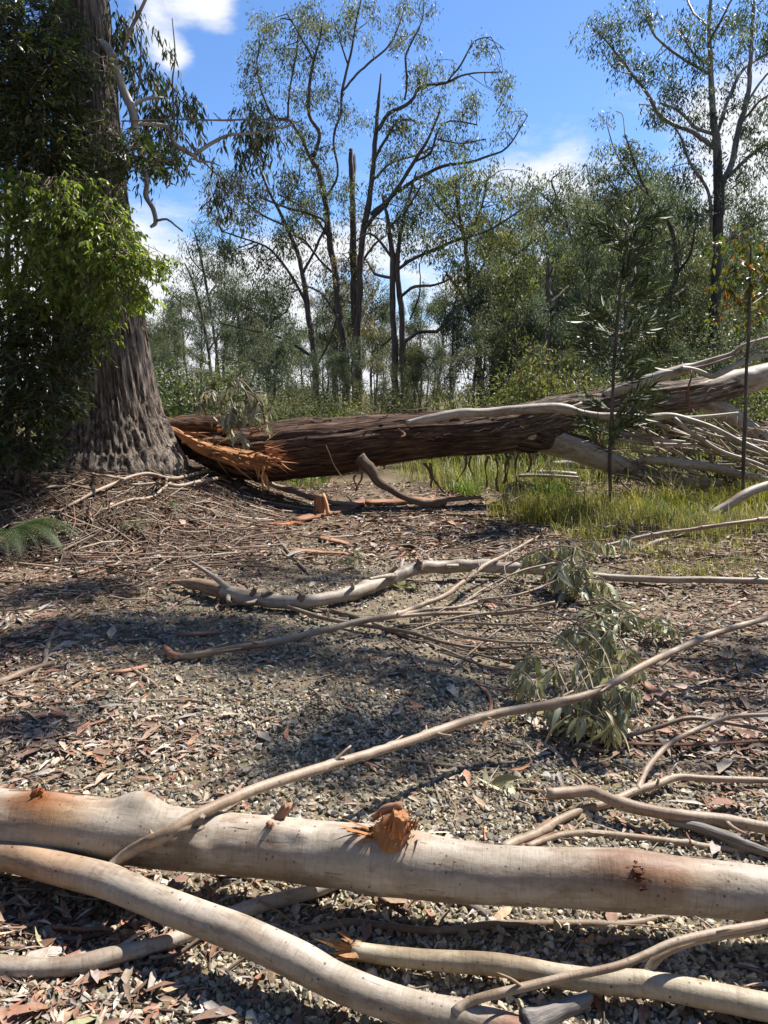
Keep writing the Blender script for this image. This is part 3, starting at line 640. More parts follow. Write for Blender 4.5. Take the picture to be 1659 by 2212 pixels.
limb('side_branch', None, None, [(985, 1312, 5, .09), (1030, 1285, 5, .1), (1080, 1262, 4, .1), (1140, 1215, 3, .12)], M_TWIG, 6, .03, .12, parent=sec)
limb('fallen_branch', 'wavy grey twig starting beside the torn end and running right', 'fallen branch',
     [(480, 1310, 8), (520, 1303, 9, .02), (565, 1299, 10, .03), (610, 1308, 10, .03), (700, 1335, 10, .03), (790, 1352, 9, .03), (880, 1366, 8, .03), (960, 1388, 7, .03), (1040, 1400, 7, .03), (1130, 1396, 6, .03), (1190, 1388, 4, .03)], M_TWIG, 10, .03, .15)
limb('fallen_branch', 'straight grey twig lying diagonally below the long thin branch', 'fallen branch',
     [(688, 1318, 9), (735, 1323, 10), (800, 1345, 9), (870, 1372, 9), (940, 1396, 8), (1000, 1420, 8), (1070, 1452, 6)], M_TWIG, 10, .03, .15)
STICKS = 'loose sticks on the track'
LOOSE = [
 ('grey bent stick at the left edge of the gravel', [(172, 1320, 12), (140, 1340, 11), (112, 1372, 11), (100, 1412, 11), (97, 1432, 10), (58, 1482, 7)], M_TWIG),
 ('purplish brown branch end entering at the left edge', [(-60, 1492, 18), (0, 1474, 17), (55, 1451, 16), (112, 1434, 15)], M_TWIG),
 ('long brown twig curving across the open gravel', [(540, 1544, 5), (580, 1560, 6), (630, 1583, 6), (730, 1620, 7), (803, 1637, 8), (912, 1648, 8), (985, 1657, 8), (1078, 1662, 6)], M_TWIG),
 ('dark thin twig pointing down toward the thick limb', [(818, 1552, 5), (876, 1592, 6), (916, 1636, 6), (934, 1676, 6), (949, 1727, 5), (965, 1752, 4)], M_TWIG),
 ('short curled brown stick left of the drooping leaves', [(1030, 1477, 8), (1052, 1498, 9), (1061, 1518, 9), (1053, 1552, 8), (1024, 1604, 6)], M_STRIP),
 ('small forked stick below the long thin branch', [(718, 1417, 5), (745, 1392, 6), (780, 1378, 5), (812, 1366, 4)], M_TWIG),
 ('dark stick slanting down behind the torn branch end', [(588, 1148, 6), (600, 1165, 7), (635, 1205, 6), (668, 1240, 5)], M_TWIG),
 ('pale straight twig slanting up to small green leaves', [(712, 1224, 3), (745, 1203, 4), (785, 1180, 4)], M_GUM2),
 ('thin twig lying left of the torn branch end', [(350, 1330, 4), (375, 1308, 5), (405, 1290, 5), (450, 1276, 4)], M_TWIG),
 ('brown stick with a broken tip on the left litter', [(282, 1425, 5), (310, 1440, 6), (330, 1470, 6)], M_TWIG),
 ('pale chip of wood on the gravel at left', [(280, 1440, 6), (300, 1456, 9), (330, 1476, 8), (346, 1490, 4)], M_GUM2),
 ('dark slender twig crossing the gravel at lower left', [(55, 1670, 4), (130, 1600, 5), (205, 1545, 4)], M_TWIG),
 ('long pale stick lying flat in front of the log', [(840, 1161, 4), (930, 1163, 5), (1040, 1160, 5), (1120, 1162, 4)], M_GUM2),
 ('grey stick lying flat in front of the broken stub', [(420, 1122, 3), (520, 1120, 4), (620, 1150, 4)], M_TWIG),
 ('slim branch slanting up to the right edge over the grass', [(1120, 1216, 5, .03), (1200, 1205, 7, .06), (1320, 1176, 9, .14), (1400, 1157, 9, .2), (1500, 1142, 9, .26), (1600, 1128, 9, .3), (1720, 1110, 8, .34)], M_GUM2),
 ('stubby piece of dead wood in the grass at right', [(1376, 1192, 8), (1400, 1178, 13), (1425, 1170, 14), (1440, 1165, 9)], M_TWIG),
 ('thin twig lying on dark gravel under the thick limb', [(560, 1946, 5, .05), (600, 1968, 5, .03), (640, 1996, 5, .02), (720, 2011, 4), (790, 2016, 3)], M_TWIG),
 ('crooked twig on the leaf litter below the forked limb', [(150, 1960, 6), (230, 1944, 7), (330, 1962, 6)], M_TWIG),
 ('brown twig on the gravel near the bottom edge', [(560, 2160, 4), (590, 2140, 5), (620, 2100, 4)], M_TWIG),
 ('reddish twig at the bottom of the gravel', [(460, 2090, 4), (500, 2130, 5), (540, 2170, 5)], M_STRIP),
 ('dead twig pointing at the thick limb from behind, on the right', [(1240, 1770, 4), (1265, 1805, 5), (1290, 1850, 4)], M_TWIG),
 ('grey weathered stick with split grain under the thick limb', [(940, 1930, 12), (1000, 1950, 18), (1050, 1975, 14)], M_GREYW),
]
for lab, pts, m in LOOSE: limb('stick', lab, 'stick', pts, m, 8, .02, .25, group=STICKS, torn0=.8, torn1=.8)
MOUND = 'pale sticks heaped against the big tree'
HEAP = [
 ('longest pale stick sloping down the mound before the big trunk', [(122, 1101, 6, .02), (179, 1077, 9, .04), (246, 1057, 10, .05), (317, 1041, 10, .06), (377, 1032, 10, .07), (452, 1016, 9, .07)]),
 ('second pale stick lying just below the longest one', [(222, 1099, 6, .02), (278, 1083, 9, .03), (329, 1073, 9, .03), (368, 1044, 8, .05)]),
 ('pale stick crossing toward the splintered log end', [(284, 1059, 8, .04), (349, 1047, 10, .05), (397, 1049, 10, .05), (476, 1031, 10, .06), (530, 1018, 9, .06)]),
 ('tan branch leaning from the mound down onto the track', [(490, 1003, 12, .06), (528, 1024, 14, .07), (595, 1052, 15, .08), (658, 1072, 15, .10), (720, 1084, 13, .07), (775, 1091, 11, .03)]),
 ('short pale stick at the left of the mound', [(95, 1060, 7, .03), (119, 1054, 8, .03), (198, 1061, 6, .02)]),
 ('pale stick tucked close to the foot of the trunk', [(143, 1013, 7, .04), (206, 1025, 9, .05), (278, 1030, 7, .04)]),
 ('short stick pointing from the trunk base to the right', [(292, 1004, 7, .04), (341, 1029, 8, .04), (362, 1036, 6, .03)]),
 ('slender stick running down the left slope to the litter', [(134, 1112, 4, .02), (198, 1160, 6, .02), (238, 1180, 6, .02), (280, 1204, 4, .02)]),
 ('grey twig slanting down the middle of the slope', [(220, 1118, 5, .02), (254, 1148, 7, .02), (304, 1184, 5, .02)]),
 ('upright thin stick beside the fern', [(108, 1105, 5, .10), (116, 1140, 6, .05), (132, 1178, 4, .01)]),
 ('brown stick lying low beside the fern', [(0, 1160, 7, .02), (70, 1183, 8, .02), (160, 1200, 7, .02), (240, 1196, 5, .02)]),
 ('flat pale stick at the foot of the mound', [(405, 1155, 4), (460, 1149, 6), (535, 1148, 5)]),
 ('thin crooked stick near the torn branch end', [(300, 1265, 4), (345, 1244, 5), (380, 1238, 5), (440, 1230, 4)]),
 ('long straight twig lying at left on the slope', [(0, 1246, 5), (70, 1236, 6), (150, 1228, 5), (220, 1222, 4)]),
]
for lab, pts in HEAP: limb('heaped_stick', lab, 'stick', [(x, y, w*.8, *r_) for x, y, w, *r_ in pts], M_GUM2, 8, .05, .25, group=MOUND, torn0=.6, torn1=.6, wob=.8)

# ---------------------------------------------------------------- the big stringybark on the mound
TREEY = 10.0
def build_big_tree():
    root = empty('big_tree', 'huge rough stringybark with a flared base standing on the leaf mound at left', 'tree')
    prof = [(1075, 240, 330), (1000, 242, 318), (960, 240, 272), (900, 234, 228), (850, 229, 212), (780, 222, 198), (700, 216, 182), (600, 208, 166), (400, 196, 138), (200, 184, 122), (0, 172, 110)]
    P_ = np.array([at(cx, y, TREEY) for y, cx, w in prof]); m = TREEY/FPX/cp
    R_ = np.array([w*.5*m for y, cx, w in prof])
    top = P_[-1]; b = MB(); tube(b, np.vstack([top-[0, 0, .05], top+[-.15, .05, 2], top+[-.5, .3, 9], top+[-.2, .5, 14]]), [R_[-1]*.97, .3, .2, .1], 20, .4, .1, 3); b.build('upper_trunk', M_TRUNK, root)
    def disp(a, L, R):
        ca, sa = np.cos(a), np.sin(a); R0 = .45+.35*R
        p = np.stack([(ca*R0*11).ravel(), (sa*R0*11).ravel(), (L*.42).ravel()], 1)
        rid = 1-np.abs(2*fbm(p, 3, 5)-1); p2 = p*np.array([2.6, 2.6, 1.8]); fine = vn(p2, 8)
        p3 = p*np.array([5, 5, 3.0]); f3 = vn(p3, 28).reshape(a.shape)
        fur = np.clip(np.abs(2*fbm(p*np.array([2.6, 2.6, .6])+9, 2, 41)-1)/.2, 0, 1).reshape(a.shape)
        d = (.022*(rid.reshape(a.shape)-.6)+.030*(fine.reshape(a.shape)-.5)+.020*(f3-.5)+.042*(fur-1))*np.clip(R/.6, .5, 1.3)
        but = np.exp(-L/.75)*(.10*np.sin(a*5+.8)+.06*np.sin(a*9+2.0))
        q = np.stack([(ca*2.2).ravel(), (sa*2.2).ravel(), (L*1.2).ravel()], 1)
        rip = np.sin(L*44+7*fbm(q*2.2, 2, 12).reshape(a.shape)+3*sa)
        msk = np.clip((1.25-L)/.5, 0, 1)*np.clip((L-.25)/.2, 0, 1)*np.clip(vn(q*.9+3, 2).reshape(a.shape)*2.2-.45, 0, 1)
        return d*np.clip(.45+L/1.6, .45, 1)+but*.7+.008*rip*msk
    mb = MB(); C, R = tube(mb, P_, R_, 280, .03, 0, 4, disp, None)
    mb.build('trunk', M_TRUNK, root)
    # shaggy strips standing proud of the bark
    mb = MB(); rs = np.random.default_rng(6)
    for _ in range(520):
        i = rs.integers(8, len(C)-12); a = rs.uniform(math.pi, 2*math.pi); L = rs.uniform(.15, .5); w = rs.uniform(.008, .022)
        T, N, B = frames(C[i-2:i+3]); n = N[2]*math.cos(a)+B[2]*math.sin(a)
        if n[1] > .3: continue
        s_ = np.cross(n, T[2]); p = C[i]+n*(R[i]*.97); k = max(3, int(L/.07)); sl = (R[i]-R[i+8])/.24
        rows = []
        for j in range(k):
            u = j/(k-1); c = p+T[2]*L*u+n*(.012+.035*(u-.5)**2*rs.uniform(.2, 2)-sl*L*u)
            rows += [c-s_*w*(1-.6*u), c+s_*w*(1-.6*u)+n*.006]
        fib = [(w*9*(q % 2), 3, L*(q//2)/(k-1)) for q in range(2*k)]
        mb.add(rows, [(2*j, 2*j+1, 2*j+3, 2*j+2) for j in range(k-1)], None, fib, rs.uniform(.6, 1.1))
    tag(mb.build('bark_strips', M_TRUNK, root), kind='stuff')
    # its crown, far above the top of the picture, shades the left of the place
    mbl = MB(); mbb = MB(); rs = np.random.default_rng(12)
    SH = [(120, 130, 8.7), (40, 220, 8.8), (130, 300, 8.7), (100, 30, 8.8), (215, 100, 9.6), (40, 700, 8.4), (100, 760, 8.3), (30, 860, 8.3), (100, 900, 8.2), (20, 980, 8.2), (130, 960, 9.3), (130, 820, 9.4)]
    for x_, y_, Y_ in SH:
        g = at(x_, y_, Y_); e = g+SUNV*((rs.uniform(10.5, 12.5)-g[2])/SUNV[2]); m = 300; s0 = at(172, 0, TREEY)+np.array([-.3, .1, rs.uniform(1.5, 5)])
        tube(mbb, [s0, (s0+e)/2+np.array([0, 0, .5]), e], [.09, .06, .02], 7, .4, .1, wob=.3)
        p = e+rs.normal(size=(m, 3))*np.array([.32, .32, .3]); leafs(mbl, p, np.array([0, 0, -.6])+.8*unit(m, rs), unit(m, rs), .15, .055, pick([(.05, .075, .03), (.06, .085, .035)], m, .2, rs))
    for k in range(20):
        a = rs.uniform(1.8, 5.6); h = rs.uniform(9.5, 17); rr = rs.uniform(2.5, 5.6)*(1.15-(h-9.5)/16)
        s0 = at(172, 0, TREEY)+np.array([-.3, .1, rs.uniform(1.5, 8)]); e = np.array([s0[0]+math.cos(a)*rr, TREEY+math.sin(a)*rr, max(h, s0[2]+1.2)])
        if e[2] < 1.6+e[1]*.50+1.0: e[2] = 1.6+e[1]*.50+1.0
        tube(mbb, [s0, (s0+e)/2+np.array([0, 0, .5]), e], [.09, .06, .02], 7, .4, .1, wob=.3)
        m = 240; p = e+rs.normal(size=(m, 3))*np.array([.85, .85, .6])
        leafs(mbl, p, np.array([0, 0, -1])+.6*unit(m, rs), unit(m, rs), .15, .05, pick([(.05, .075, .03), (.06, .085, .035)], m, .2, rs))
    mbb.build('limbs', M_PALETR, root); tag(mbl.build('crown', M_LEAFT, root), kind='stuff')
    return C, R
CT, RT = build_big_tree()

# ---------------------------------------------------------------- the great fallen log
def polyline_px(pts, Yf):
    P_ = np.array([at(x, y, Yf(x)) for x, y, w in pts]); R_ = np.array([w*.5*pxm(p) for (x, y, w), p in zip(pts, P_)]); return P_, R_
logY = lambda x: 10.55+np.clip((x-380)/1280, -.1, 1.3)*1.15
LOGP = [(385, 936, 34), (425, 952, 66), (470, 966, 94), (520, 973, 112), (580, 974, 118), (650, 968, 122), (720, 964, 124), (790, 953, 116), (860, 944, 108), (930, 938, 100), (1010, 932, 95), (1080, 926, 95), (1140, 914, 92), (1200, 896, 80), (1260, 886, 70), (1340, 876, 66), (1420, 866, 68), (1490, 856, 66), (1540, 845, 60), (1600, 828, 48), (1640, 818, 36)]
def build_log():
    root = empty('fallen_log', 'massive red-brown stringy log fallen across the track, its left end split from the stump', 'fallen log')
    P_, R_ = polyline_px(LOGP, logY)
    def disp(a, L, R):
        ca, sa = np.cos(a), np.sin(a)
        p = np.stack([(ca*R*11+L*.3).ravel(), (sa*R*11).ravel(), (L*.7).ravel()], 1)
        rid = 1-np.abs(2*fbm(p, 3, 15)-1); fine = vn(p*np.array([3, 3, 2.2]), 18)
        lump = fbm(np.stack([(ca*R*2).ravel(), (sa*R*2).ravel(), (L*.8).ravel()], 1), 2, 31)
        return .055*(rid.reshape(a.shape)-.6)+.024*(fine.reshape(a.shape)-.5)+.13*(lump.reshape(a.shape)-.5)
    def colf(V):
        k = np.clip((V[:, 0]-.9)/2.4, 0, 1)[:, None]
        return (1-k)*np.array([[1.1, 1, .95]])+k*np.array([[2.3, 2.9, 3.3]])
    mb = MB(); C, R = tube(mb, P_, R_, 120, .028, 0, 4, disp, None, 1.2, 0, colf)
    mb.build('trunk', M_LOG, root)
    # pale inner limbs that fork from it
    def sub(name, pts, m, Y=None, seg=24, lump=.10, par=root, **k):
        Yf = Y or logY; q, r = polyline_px(pts, Yf); b = MB(); c, rr = tube(b, q, r, seg, .04, lump, 4, None, None, wob=.15, **k); return b.build(name, m, par), c, rr
    sub('lower_limb', [(1060, 918, 50), (1115, 930, 58), (1170, 948, 60), (1220, 964, 58), (1275, 982, 52), (1335, 1004, 44), (1395, 1022, 36), (1450, 1040, 28), (1520, 1051, 26), (1600, 1058, 25), (1700, 1066, 22)], M_GUM, lambda x: logY(x)+.02-max(0, x-1060)/700)
    sub('bark_collar', [(1040, 912, 60), (1100, 926, 70), (1150, 941, 70), (1185, 951, 62), (1215, 958, 50)], M_LOG, lambda x: logY(x)+.02-max(0, x-1060)/700, 40, .4, torn1=2.5)
    sub('bark_tongue', [(1150, 926, 34), (1200, 940, 30), (1260, 958, 24), (1310, 978, 15), (1355, 996, 5)], M_LOG, lambda x: logY(x)+.02-max(0, x-1060)/700, 20, .5)
    sub('upper_limb', [(1420, 868, 40), (1500, 853, 56), (1600, 826, 56), (1659, 812, 54), (1760, 786, 50), (1900, 750, 44)], M_GUM, lambda x: logY(x)-.02)
    sub('hanging_limb', [(1490, 858, 34), (1550, 884, 40), (1600, 915, 36), (1640, 938, 33), (1700, 958, 31), (1780, 972, 28)], M_GUM, lambda x: logY(x)-.06)
    up, cu, ru = sub('pale_branch', [(1310, 858, 24), (1345, 838, 24), (1400, 820, 24), (1450, 806, 23), (1478, 797, 22), (1500, 790, 13), (1540, 776, 10), (1580, 764, 9), (1610, 745, 9), (1680, 725, 8), (1800, 690, 7)], M_GUM, lambda x: logY(x)-.1-(x-1310)/1500)
    sub('fork', [(1470, 797, 16), (1500, 800, 11), (1535, 812, 13), (1555, 806, 13), (1600, 785, 11), (1640, 770, 10), (1720, 765, 8)], M_GUM, lambda x: logY(x)-.2-(x-1310)/1500, 12)
    sub('fork', [(1475, 801, 8), (1530, 788, 6), (1600, 766, 5), (1700, 742, 4)], M_TWIG, lambda x: logY(x)-.15-(x-1310)/1500, 8)
    # stubby limb under it that props it on the track
    prop = [(775, 985, 34, None), (800, 1012, 28, None), (822, 1040, 22, None), (850, 1058, 19, None), (885, 1078, 18, None), (925, 1086, 20, None), (960, 1080, 14, None), (1040, 1076, 9, None)]
    q = np.array([at(x, y, 10.45-.45*k/7) for k, (x, y, w, _) in enumerate(prop)]); r = np.array([w*.5*pxm(p) for (x, y, w, _), p in zip(prop, q)])
    for k in range(3, 8): q[k, 2] = max(q[k, 2], t1(q[k, 0], q[k, 1])+r[k]*.8)
    b = MB(); tube(b, q, r*.85, 16, .03, .35, 8, None, (.72, .58, .46), wob=.6); b.build('broken_limb', M_GREYW, root)
    # split orange wood at the stump end
    b = MB(); rs = np.random.default_rng(3)
    face = [(368, 926, 6), (395, 944, 18), (435, 966, 26), (485, 983, 32), (540, 993, 34), (575, 994, 24)]
    q = np.array([at(x, y, 10.24+.0002*(x-372)) for x, y, w in face]); r = np.array([w*.5*pxm(p) for (x, y, w), p in zip(face, q)])
    def dface(a, L, R):
        p = np.stack([(np.cos(a)*R*16).ravel(), (np.sin(a)*R*16).ravel(), (L*.8).ravel()], 1); return .12*(fbm(p, 3, 44).reshape(a.shape)-.5)
    tube(b, q, r, 34, .04, 0, 4, dface, (.72, .66, .62), .5, 1.6)
    for x, y, n, sd in ((575, 972, 26, (1, 0, .18)), (590, 990, 18, (1, -.1, -.12)), (560, 1000, 14, (1, -.2, -.3)), (470, 925, 12, (1, 0, .1)), (540, 930, 10, (1, 0, .05))):
        splinters(b, at(x, y, 10.14), sd, n, .05, .32, .012, rs, (.75, .62, .55))
    for x, y in ((400, 938), (430, 955), (460, 968), (490, 975), (520, 980), (550, 985), (450, 980), (500, 992)): splinters(b, at(x, y, 10.12), (1, -.05, -.25), 7, .05, .42, .016, rs, (.58, .52, .46))
    for x, y in ((565, 1008), (572, 1025)): splinters(b, at(x, y, 10.2), (.15, -.2, -1), 10, .03, .3, .02, rs)
    b.build('split_wood', M_WOOD, root, smooth=False)
    # torn slab reaching back to the standing trunk
    b = MB(); q = np.array([at(x, y, Y) for x, y, Y in ((345, 905, 10.25), (375, 918, 10.35), (420, 920, 10.5), (500, 922, 10.6), (580, 918, 10.65))])
    tube(b, q, np.array([.05, .11, .14, .13, .08]), 24, .04, .35, 5, None, (1.2, 1.0, .85)); b.build('bark_slab', M_LOG, root)
    # bark strips lifting off the upper side
    mb = MB()
    for _ in range(420):
        i = rs.integers(3, len(C)-14); a = rs.uniform(0, 2*math.pi); T, N, B = frames(C[i-2:i+3]); n = N[2]*math.cos(a)+B[2]*math.sin(a)
        if n[1] > .35: continue
        L = rs.uniform(.18, .6); w = rs.uniform(.006, .02); t_ = T[2]*rs.choice([-1, 1]); s_ = np.cross(n, t_); p = C[i]+n*R[i]*1.0; k = 5; rows = []; lift = rs.uniform(.01, .07)
        for j in range(k):
            u = j/(k-1); c = p+t_*L*u+n*(.02+lift*u**2)+s_*.03*rs.normal()*u
            if u > .5 and lift > .045: c = c+np.array([0, 0, -.05*(u-.5)])
            rows += [c-s_*w*(1-.7*u), c+s_*w*(1-.7*u)+n*.004]
        fib = [(w*9*(q_ % 2), 5, L*(q_//2)/(k-1)) for q_ in range(2*k)]
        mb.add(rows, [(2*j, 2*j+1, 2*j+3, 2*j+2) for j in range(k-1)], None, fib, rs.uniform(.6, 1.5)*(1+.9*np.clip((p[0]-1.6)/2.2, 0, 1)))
    tag(mb.build('lifting_bark', M_LOG, root), kind='stuff')
    # ribbons of bark hanging below and on the sides, each one a piece of its own
    for x, y, x2, y2, w, Y in ((1102, 985, 1085, 1045, 7, 11.0), (1068, 990, 1079, 1062, 6, 10.9), (920, 1000, 935, 1050, 7, 10.7), (925, 1000, 955, 1065, 6, 10.7), (1010, 985, 990, 1040, 5, 10.8), (1055, 985, 1047, 1052, 5, 11), (1092, 980, 1098, 1040, 5, 11), (1120, 975, 1112, 1050, 5, 11), (770, 1025, 765, 1062, 5, 10.3), (780, 1010, 775, 1050, 5, 10.3), (1148, 968, 1140, 1020, 6, 11.1), (1348, 850, 1360, 892, 10, 11.0), (1378, 850, 1390, 900, 6, 11.0), (1478, 845, 1502, 895, 7, 11.1), (1490, 800, 1490, 850, 4, 11.1), (865, 925, 868, 945, 10, 10.5), (1280, 925, 1292, 960, 7, 10.9), (700, 962, 760, 1060, 3, 10.1), (1015, 985, 1020, 1030, 4, 10.9)):
        p0, p1 = at(x, y, Y), at(x2, y2, Y-.06); m = pxm(p0)*w*.5; b = MB(); k = 7; rows = []; ph = rs.uniform(0, 6)
        p1[2] = max(p1[2], t1(p1[0], p1[1])+.01)
        for j in range(k):
            u = j/(k-1); c = p0+(p1-p0)*u+np.array([.03*math.sin(ph+u*5), .03*math.cos(ph+u*4), 0]); an = ph+u*2.2
            s_ = np.array([math.cos(an), math.sin(an), .2]); th = np.cross(s_, [0, 0, 1])*m*.35
            rows += [c-s_*m-th, c+s_*m-th, c+s_*m+th, c-s_*m+th]
        Q = [(4*j+e, 4*j+(e+1) % 4, 4*j+4+(e+1) % 4, 4*j+4+e) for j in range(k-1) for e in range(4)]+[(0, 3, 2, 1), (4*k-4, 4*k-3, 4*k-2, 4*k-1)]
        b.add(rows, Q, None, [(m*5*(i % 4), 1, i*.03) for i in range(4*k)], (.7, .7, .7)); b.build('bark_ribbon', M_STRIP, root)
    return C, R
CL, RL = build_log()

def airlimb(name, label, cat, pts, mat, seg=12, step=.05, lump=.1, group=None, parent=None, torn0=0, torn1=0, ground=True):
    """limb given as (x, y, width, distance)"""
    P_ = np.array([at(x, y, Y) for x, y, w, Y in pts]); R_ = np.array([w*.5*pxm(p) for (x, y, w, Y), p in zip(pts, P_)])
    if ground: P_[:, 2] = np.maximum(P_[:, 2], terr(P_[:, 0], P_[:, 1])+R_*.8)
    b = MB(); C, R = tube(b, P_, R_, seg, step, lump, 6, None, None, torn0, torn1, wob=.25, seed=int(pts[0][0]) % 50); o = b.build(name, mat, parent)
    if label: tag(o, label, cat, group)
    CUR['C'], CUR['R'] = C, R
    return o
pale = airlimb('fallen_branch', 'long pale bare branch resting along the top of the great log', 'fallen branch',
    [(880, 914, 13, 10.40), (930, 905, 20, 10.42), (1000, 893, 21, 10.45), (1070, 891, 20, 10.5), (1130, 885, 21, 10.5), (1190, 880, 22, 10.5), (1225, 884, 22, 10.5), (1260, 893, 17, 10.5), (1310, 899, 17, 10.45), (1380, 903, 17, 10.4), (1440, 900, 16, 10.4), (1490, 908, 13, 10.35), (1540, 925, 12, 10.2), (1600, 955, 11, 10.1), (1680, 990, 10, 9.9), (1800, 1030, 9, 9.8)], M_GUM, 16, .03, torn0=1)
for pts in ([(1440, 902, 12, 10.4), (1500, 903, 10, 10.4), (1545, 899, 9, 10.4), (1594, 892, 6, 10.4)], [(1455, 906, 12, 10.35), (1500, 940, 10, 10.3), (1560, 975, 10, 10.3), (1659, 1010, 8, 10.3)], [(1225, 882, 9, 10.5), (1245, 876, 9, 10.52), (1256, 870, 6, 10.55)]):
    airlimb('side_branch', None, None, pts, M_GUM, 10, .05, parent=pale)
FANG = 'pale branches fanned out under the upper log at right'
for lab, pts, m in (
  ('thickest pale branch of the fan, low above the grass at right', [(1380, 1000, 14, 10.9), (1405, 994, 18, 10.8), (1470, 1001, 22, 10.7), (1540, 1010, 20, 10.6), (1600, 1026, 18, 10.5), (1659, 1036, 17, 10.4), (1760, 1056, 16, 10.3)], M_GUM),
  ('upper thin branch of the fan with a wavy line below the log', [(1290, 918, 6, 11.3), (1340, 935, 10, 11.2), (1390, 945, 10, 11.1), (1450, 952, 8, 11.0), (1480, 954, 5, 11)], M_GUM),
  ('straight thin branch of the fan ending in mid air', [(1330, 948, 7, 11.1), (1390, 957, 9, 11.0), (1450, 961, 8, 10.9), (1530, 960, 6, 10.8)], M_GUM),
  ('slender branch running from mid fan down to the right edge', [(1410, 912, 8, 10.9), (1470, 935, 8, 10.8), (1530, 962, 8, 10.7), (1600, 995, 8, 10.6), (1680, 1030, 7, 10.5)], M_GUM2),
  ('thin curved twig in the middle of the fan', [(1365, 973, 7, 10.9), (1420, 980, 8, 10.8), (1455, 1000, 8, 10.7), (1500, 1022, 7, 10.6), (1560, 1048, 6, 10.5)], M_GUM2),
  ('thin branch of the fan crossing behind the leafy sapling', [(1500, 925, 6, 10.8), (1560, 945, 7, 10.7), (1620, 950, 7, 10.6), (1700, 965, 6, 10.6)], M_GUM),
  ('steep twig hanging from the log into the fan', [(1395, 925, 6, 11.0), (1420, 975, 6, 10.9), (1452, 1010, 5, 10.8), (1480, 1040, 4, 10.7)], M_TWIG),
  ('pale branch sloping down into grass at the right edge', [(1535, 1112, 18, 9.0), (1570, 1090, 20, 9.05), (1610, 1065, 20, 9.1), (1659, 1048, 20, 9.2), (1760, 1020, 18, 9.4)], M_GUM),
  ('lowest thin branch of the fan, far back', [(1480, 930, 5, 11.6), (1540, 955, 6, 11.5), (1600, 985, 6, 11.4), (1680, 1012, 6, 11.3)], M_GUM2),
  ('brown twig tangled in the fan near the right edge', [(1540, 905, 4, 10.6), (1580, 940, 5, 10.6), (1620, 960, 5, 10.5), (1690, 968, 4, 10.4)], M_TWIG)):
    airlimb('fallen_branch', lab, 'fallen branch', pts, m, 12, .04, group=FANG)
rs_ = np.random.default_rng(77); b_ = MB()
for k_ in range(150):
    x0 = rs_.uniform(1290, 1650); y0 = rs_.uniform(905, 1050); L_ = rs_.uniform(40, 200); a_ = rs_.normal(.35, .35); Y0_ = rs_.uniform(10.6, 12)
    tube(b_, [at(x0, y0, Y0_), at(x0+L_*.5*math.cos(a_), y0+L_*.5*math.sin(a_)+rs_.normal()*4, Y0_-.1), at(x0+L_*math.cos(a_), y0+L_*math.sin(a_), Y0_-.2)], np.array([.012, .010, .005])*rs_.uniform(.5, 1.5), 5, .2, col=rs_.uniform(.5, 1.9))
tag(b_.build('twig_tangle', M_GUM2), 'tangle of thin broken twigs below the fanned pale branches', 'twigs', kind='stuff')
LYING = 'logs lying in the grass behind the great log'
for lab, pts in (('pale log lying in green grass behind the forked limb', [(1196, 1004, 16, 13.4), (1240, 1003, 17, 13.4), (1330, 1010, 16, 13.4)]),
                 ('short grey log piece left of the grass tussock', [(1162, 1021, 10, 12.8), (1200, 1022, 13, 12.8), (1245, 1026, 12, 12.8)]),
                 ('thin tan stick lying in the grass below the limb', [(1120, 1028, 7, 12.3), (1165, 1027, 7, 12.3), (1250, 1032, 6, 12.3)])):
    airlimb('log_piece', lab, 'log', pts, M_GUM, 12, .05, group=LYING)
def fan_foliage():
    rs = np.random.default_rng(19); mb = MB(); tw = MB()
    ell_leaves(mb, [(1520, 1000, 60, 30, 11.2, .5, 260), (1600, 1010, 50, 30, 11.1, .5, 240), (1450, 985, 40, 24, 11.3, .4, 140), (1380, 1010, 40, 20, 10.9, .3, 120), (1560, 930, 40, 22, 11.4, .4, 110), (1640, 975, 40, 30, 11.2, .4, 160), (1350, 985, 26, 16, 11.2, .3, 70)], .12, .2, [(.10, .115, .06), (.15, .155, .09), (.22, .20, .13), (.07, .085, .04)], rs, .8, False, 1.0, 0, None, None, tw)
    root = empty('leafy_branch', 'sparse wilting foliage hanging among the fanned pale branches at right', 'leafy branch', 'wilted leafy branches beside the track')
    tag(mb.build('foliage', M_LEAFT, root), kind='stuff'); tag(tw.build('twigs', M_TWIG, root), kind='stuff')
FAN_LATER = fan_foliage
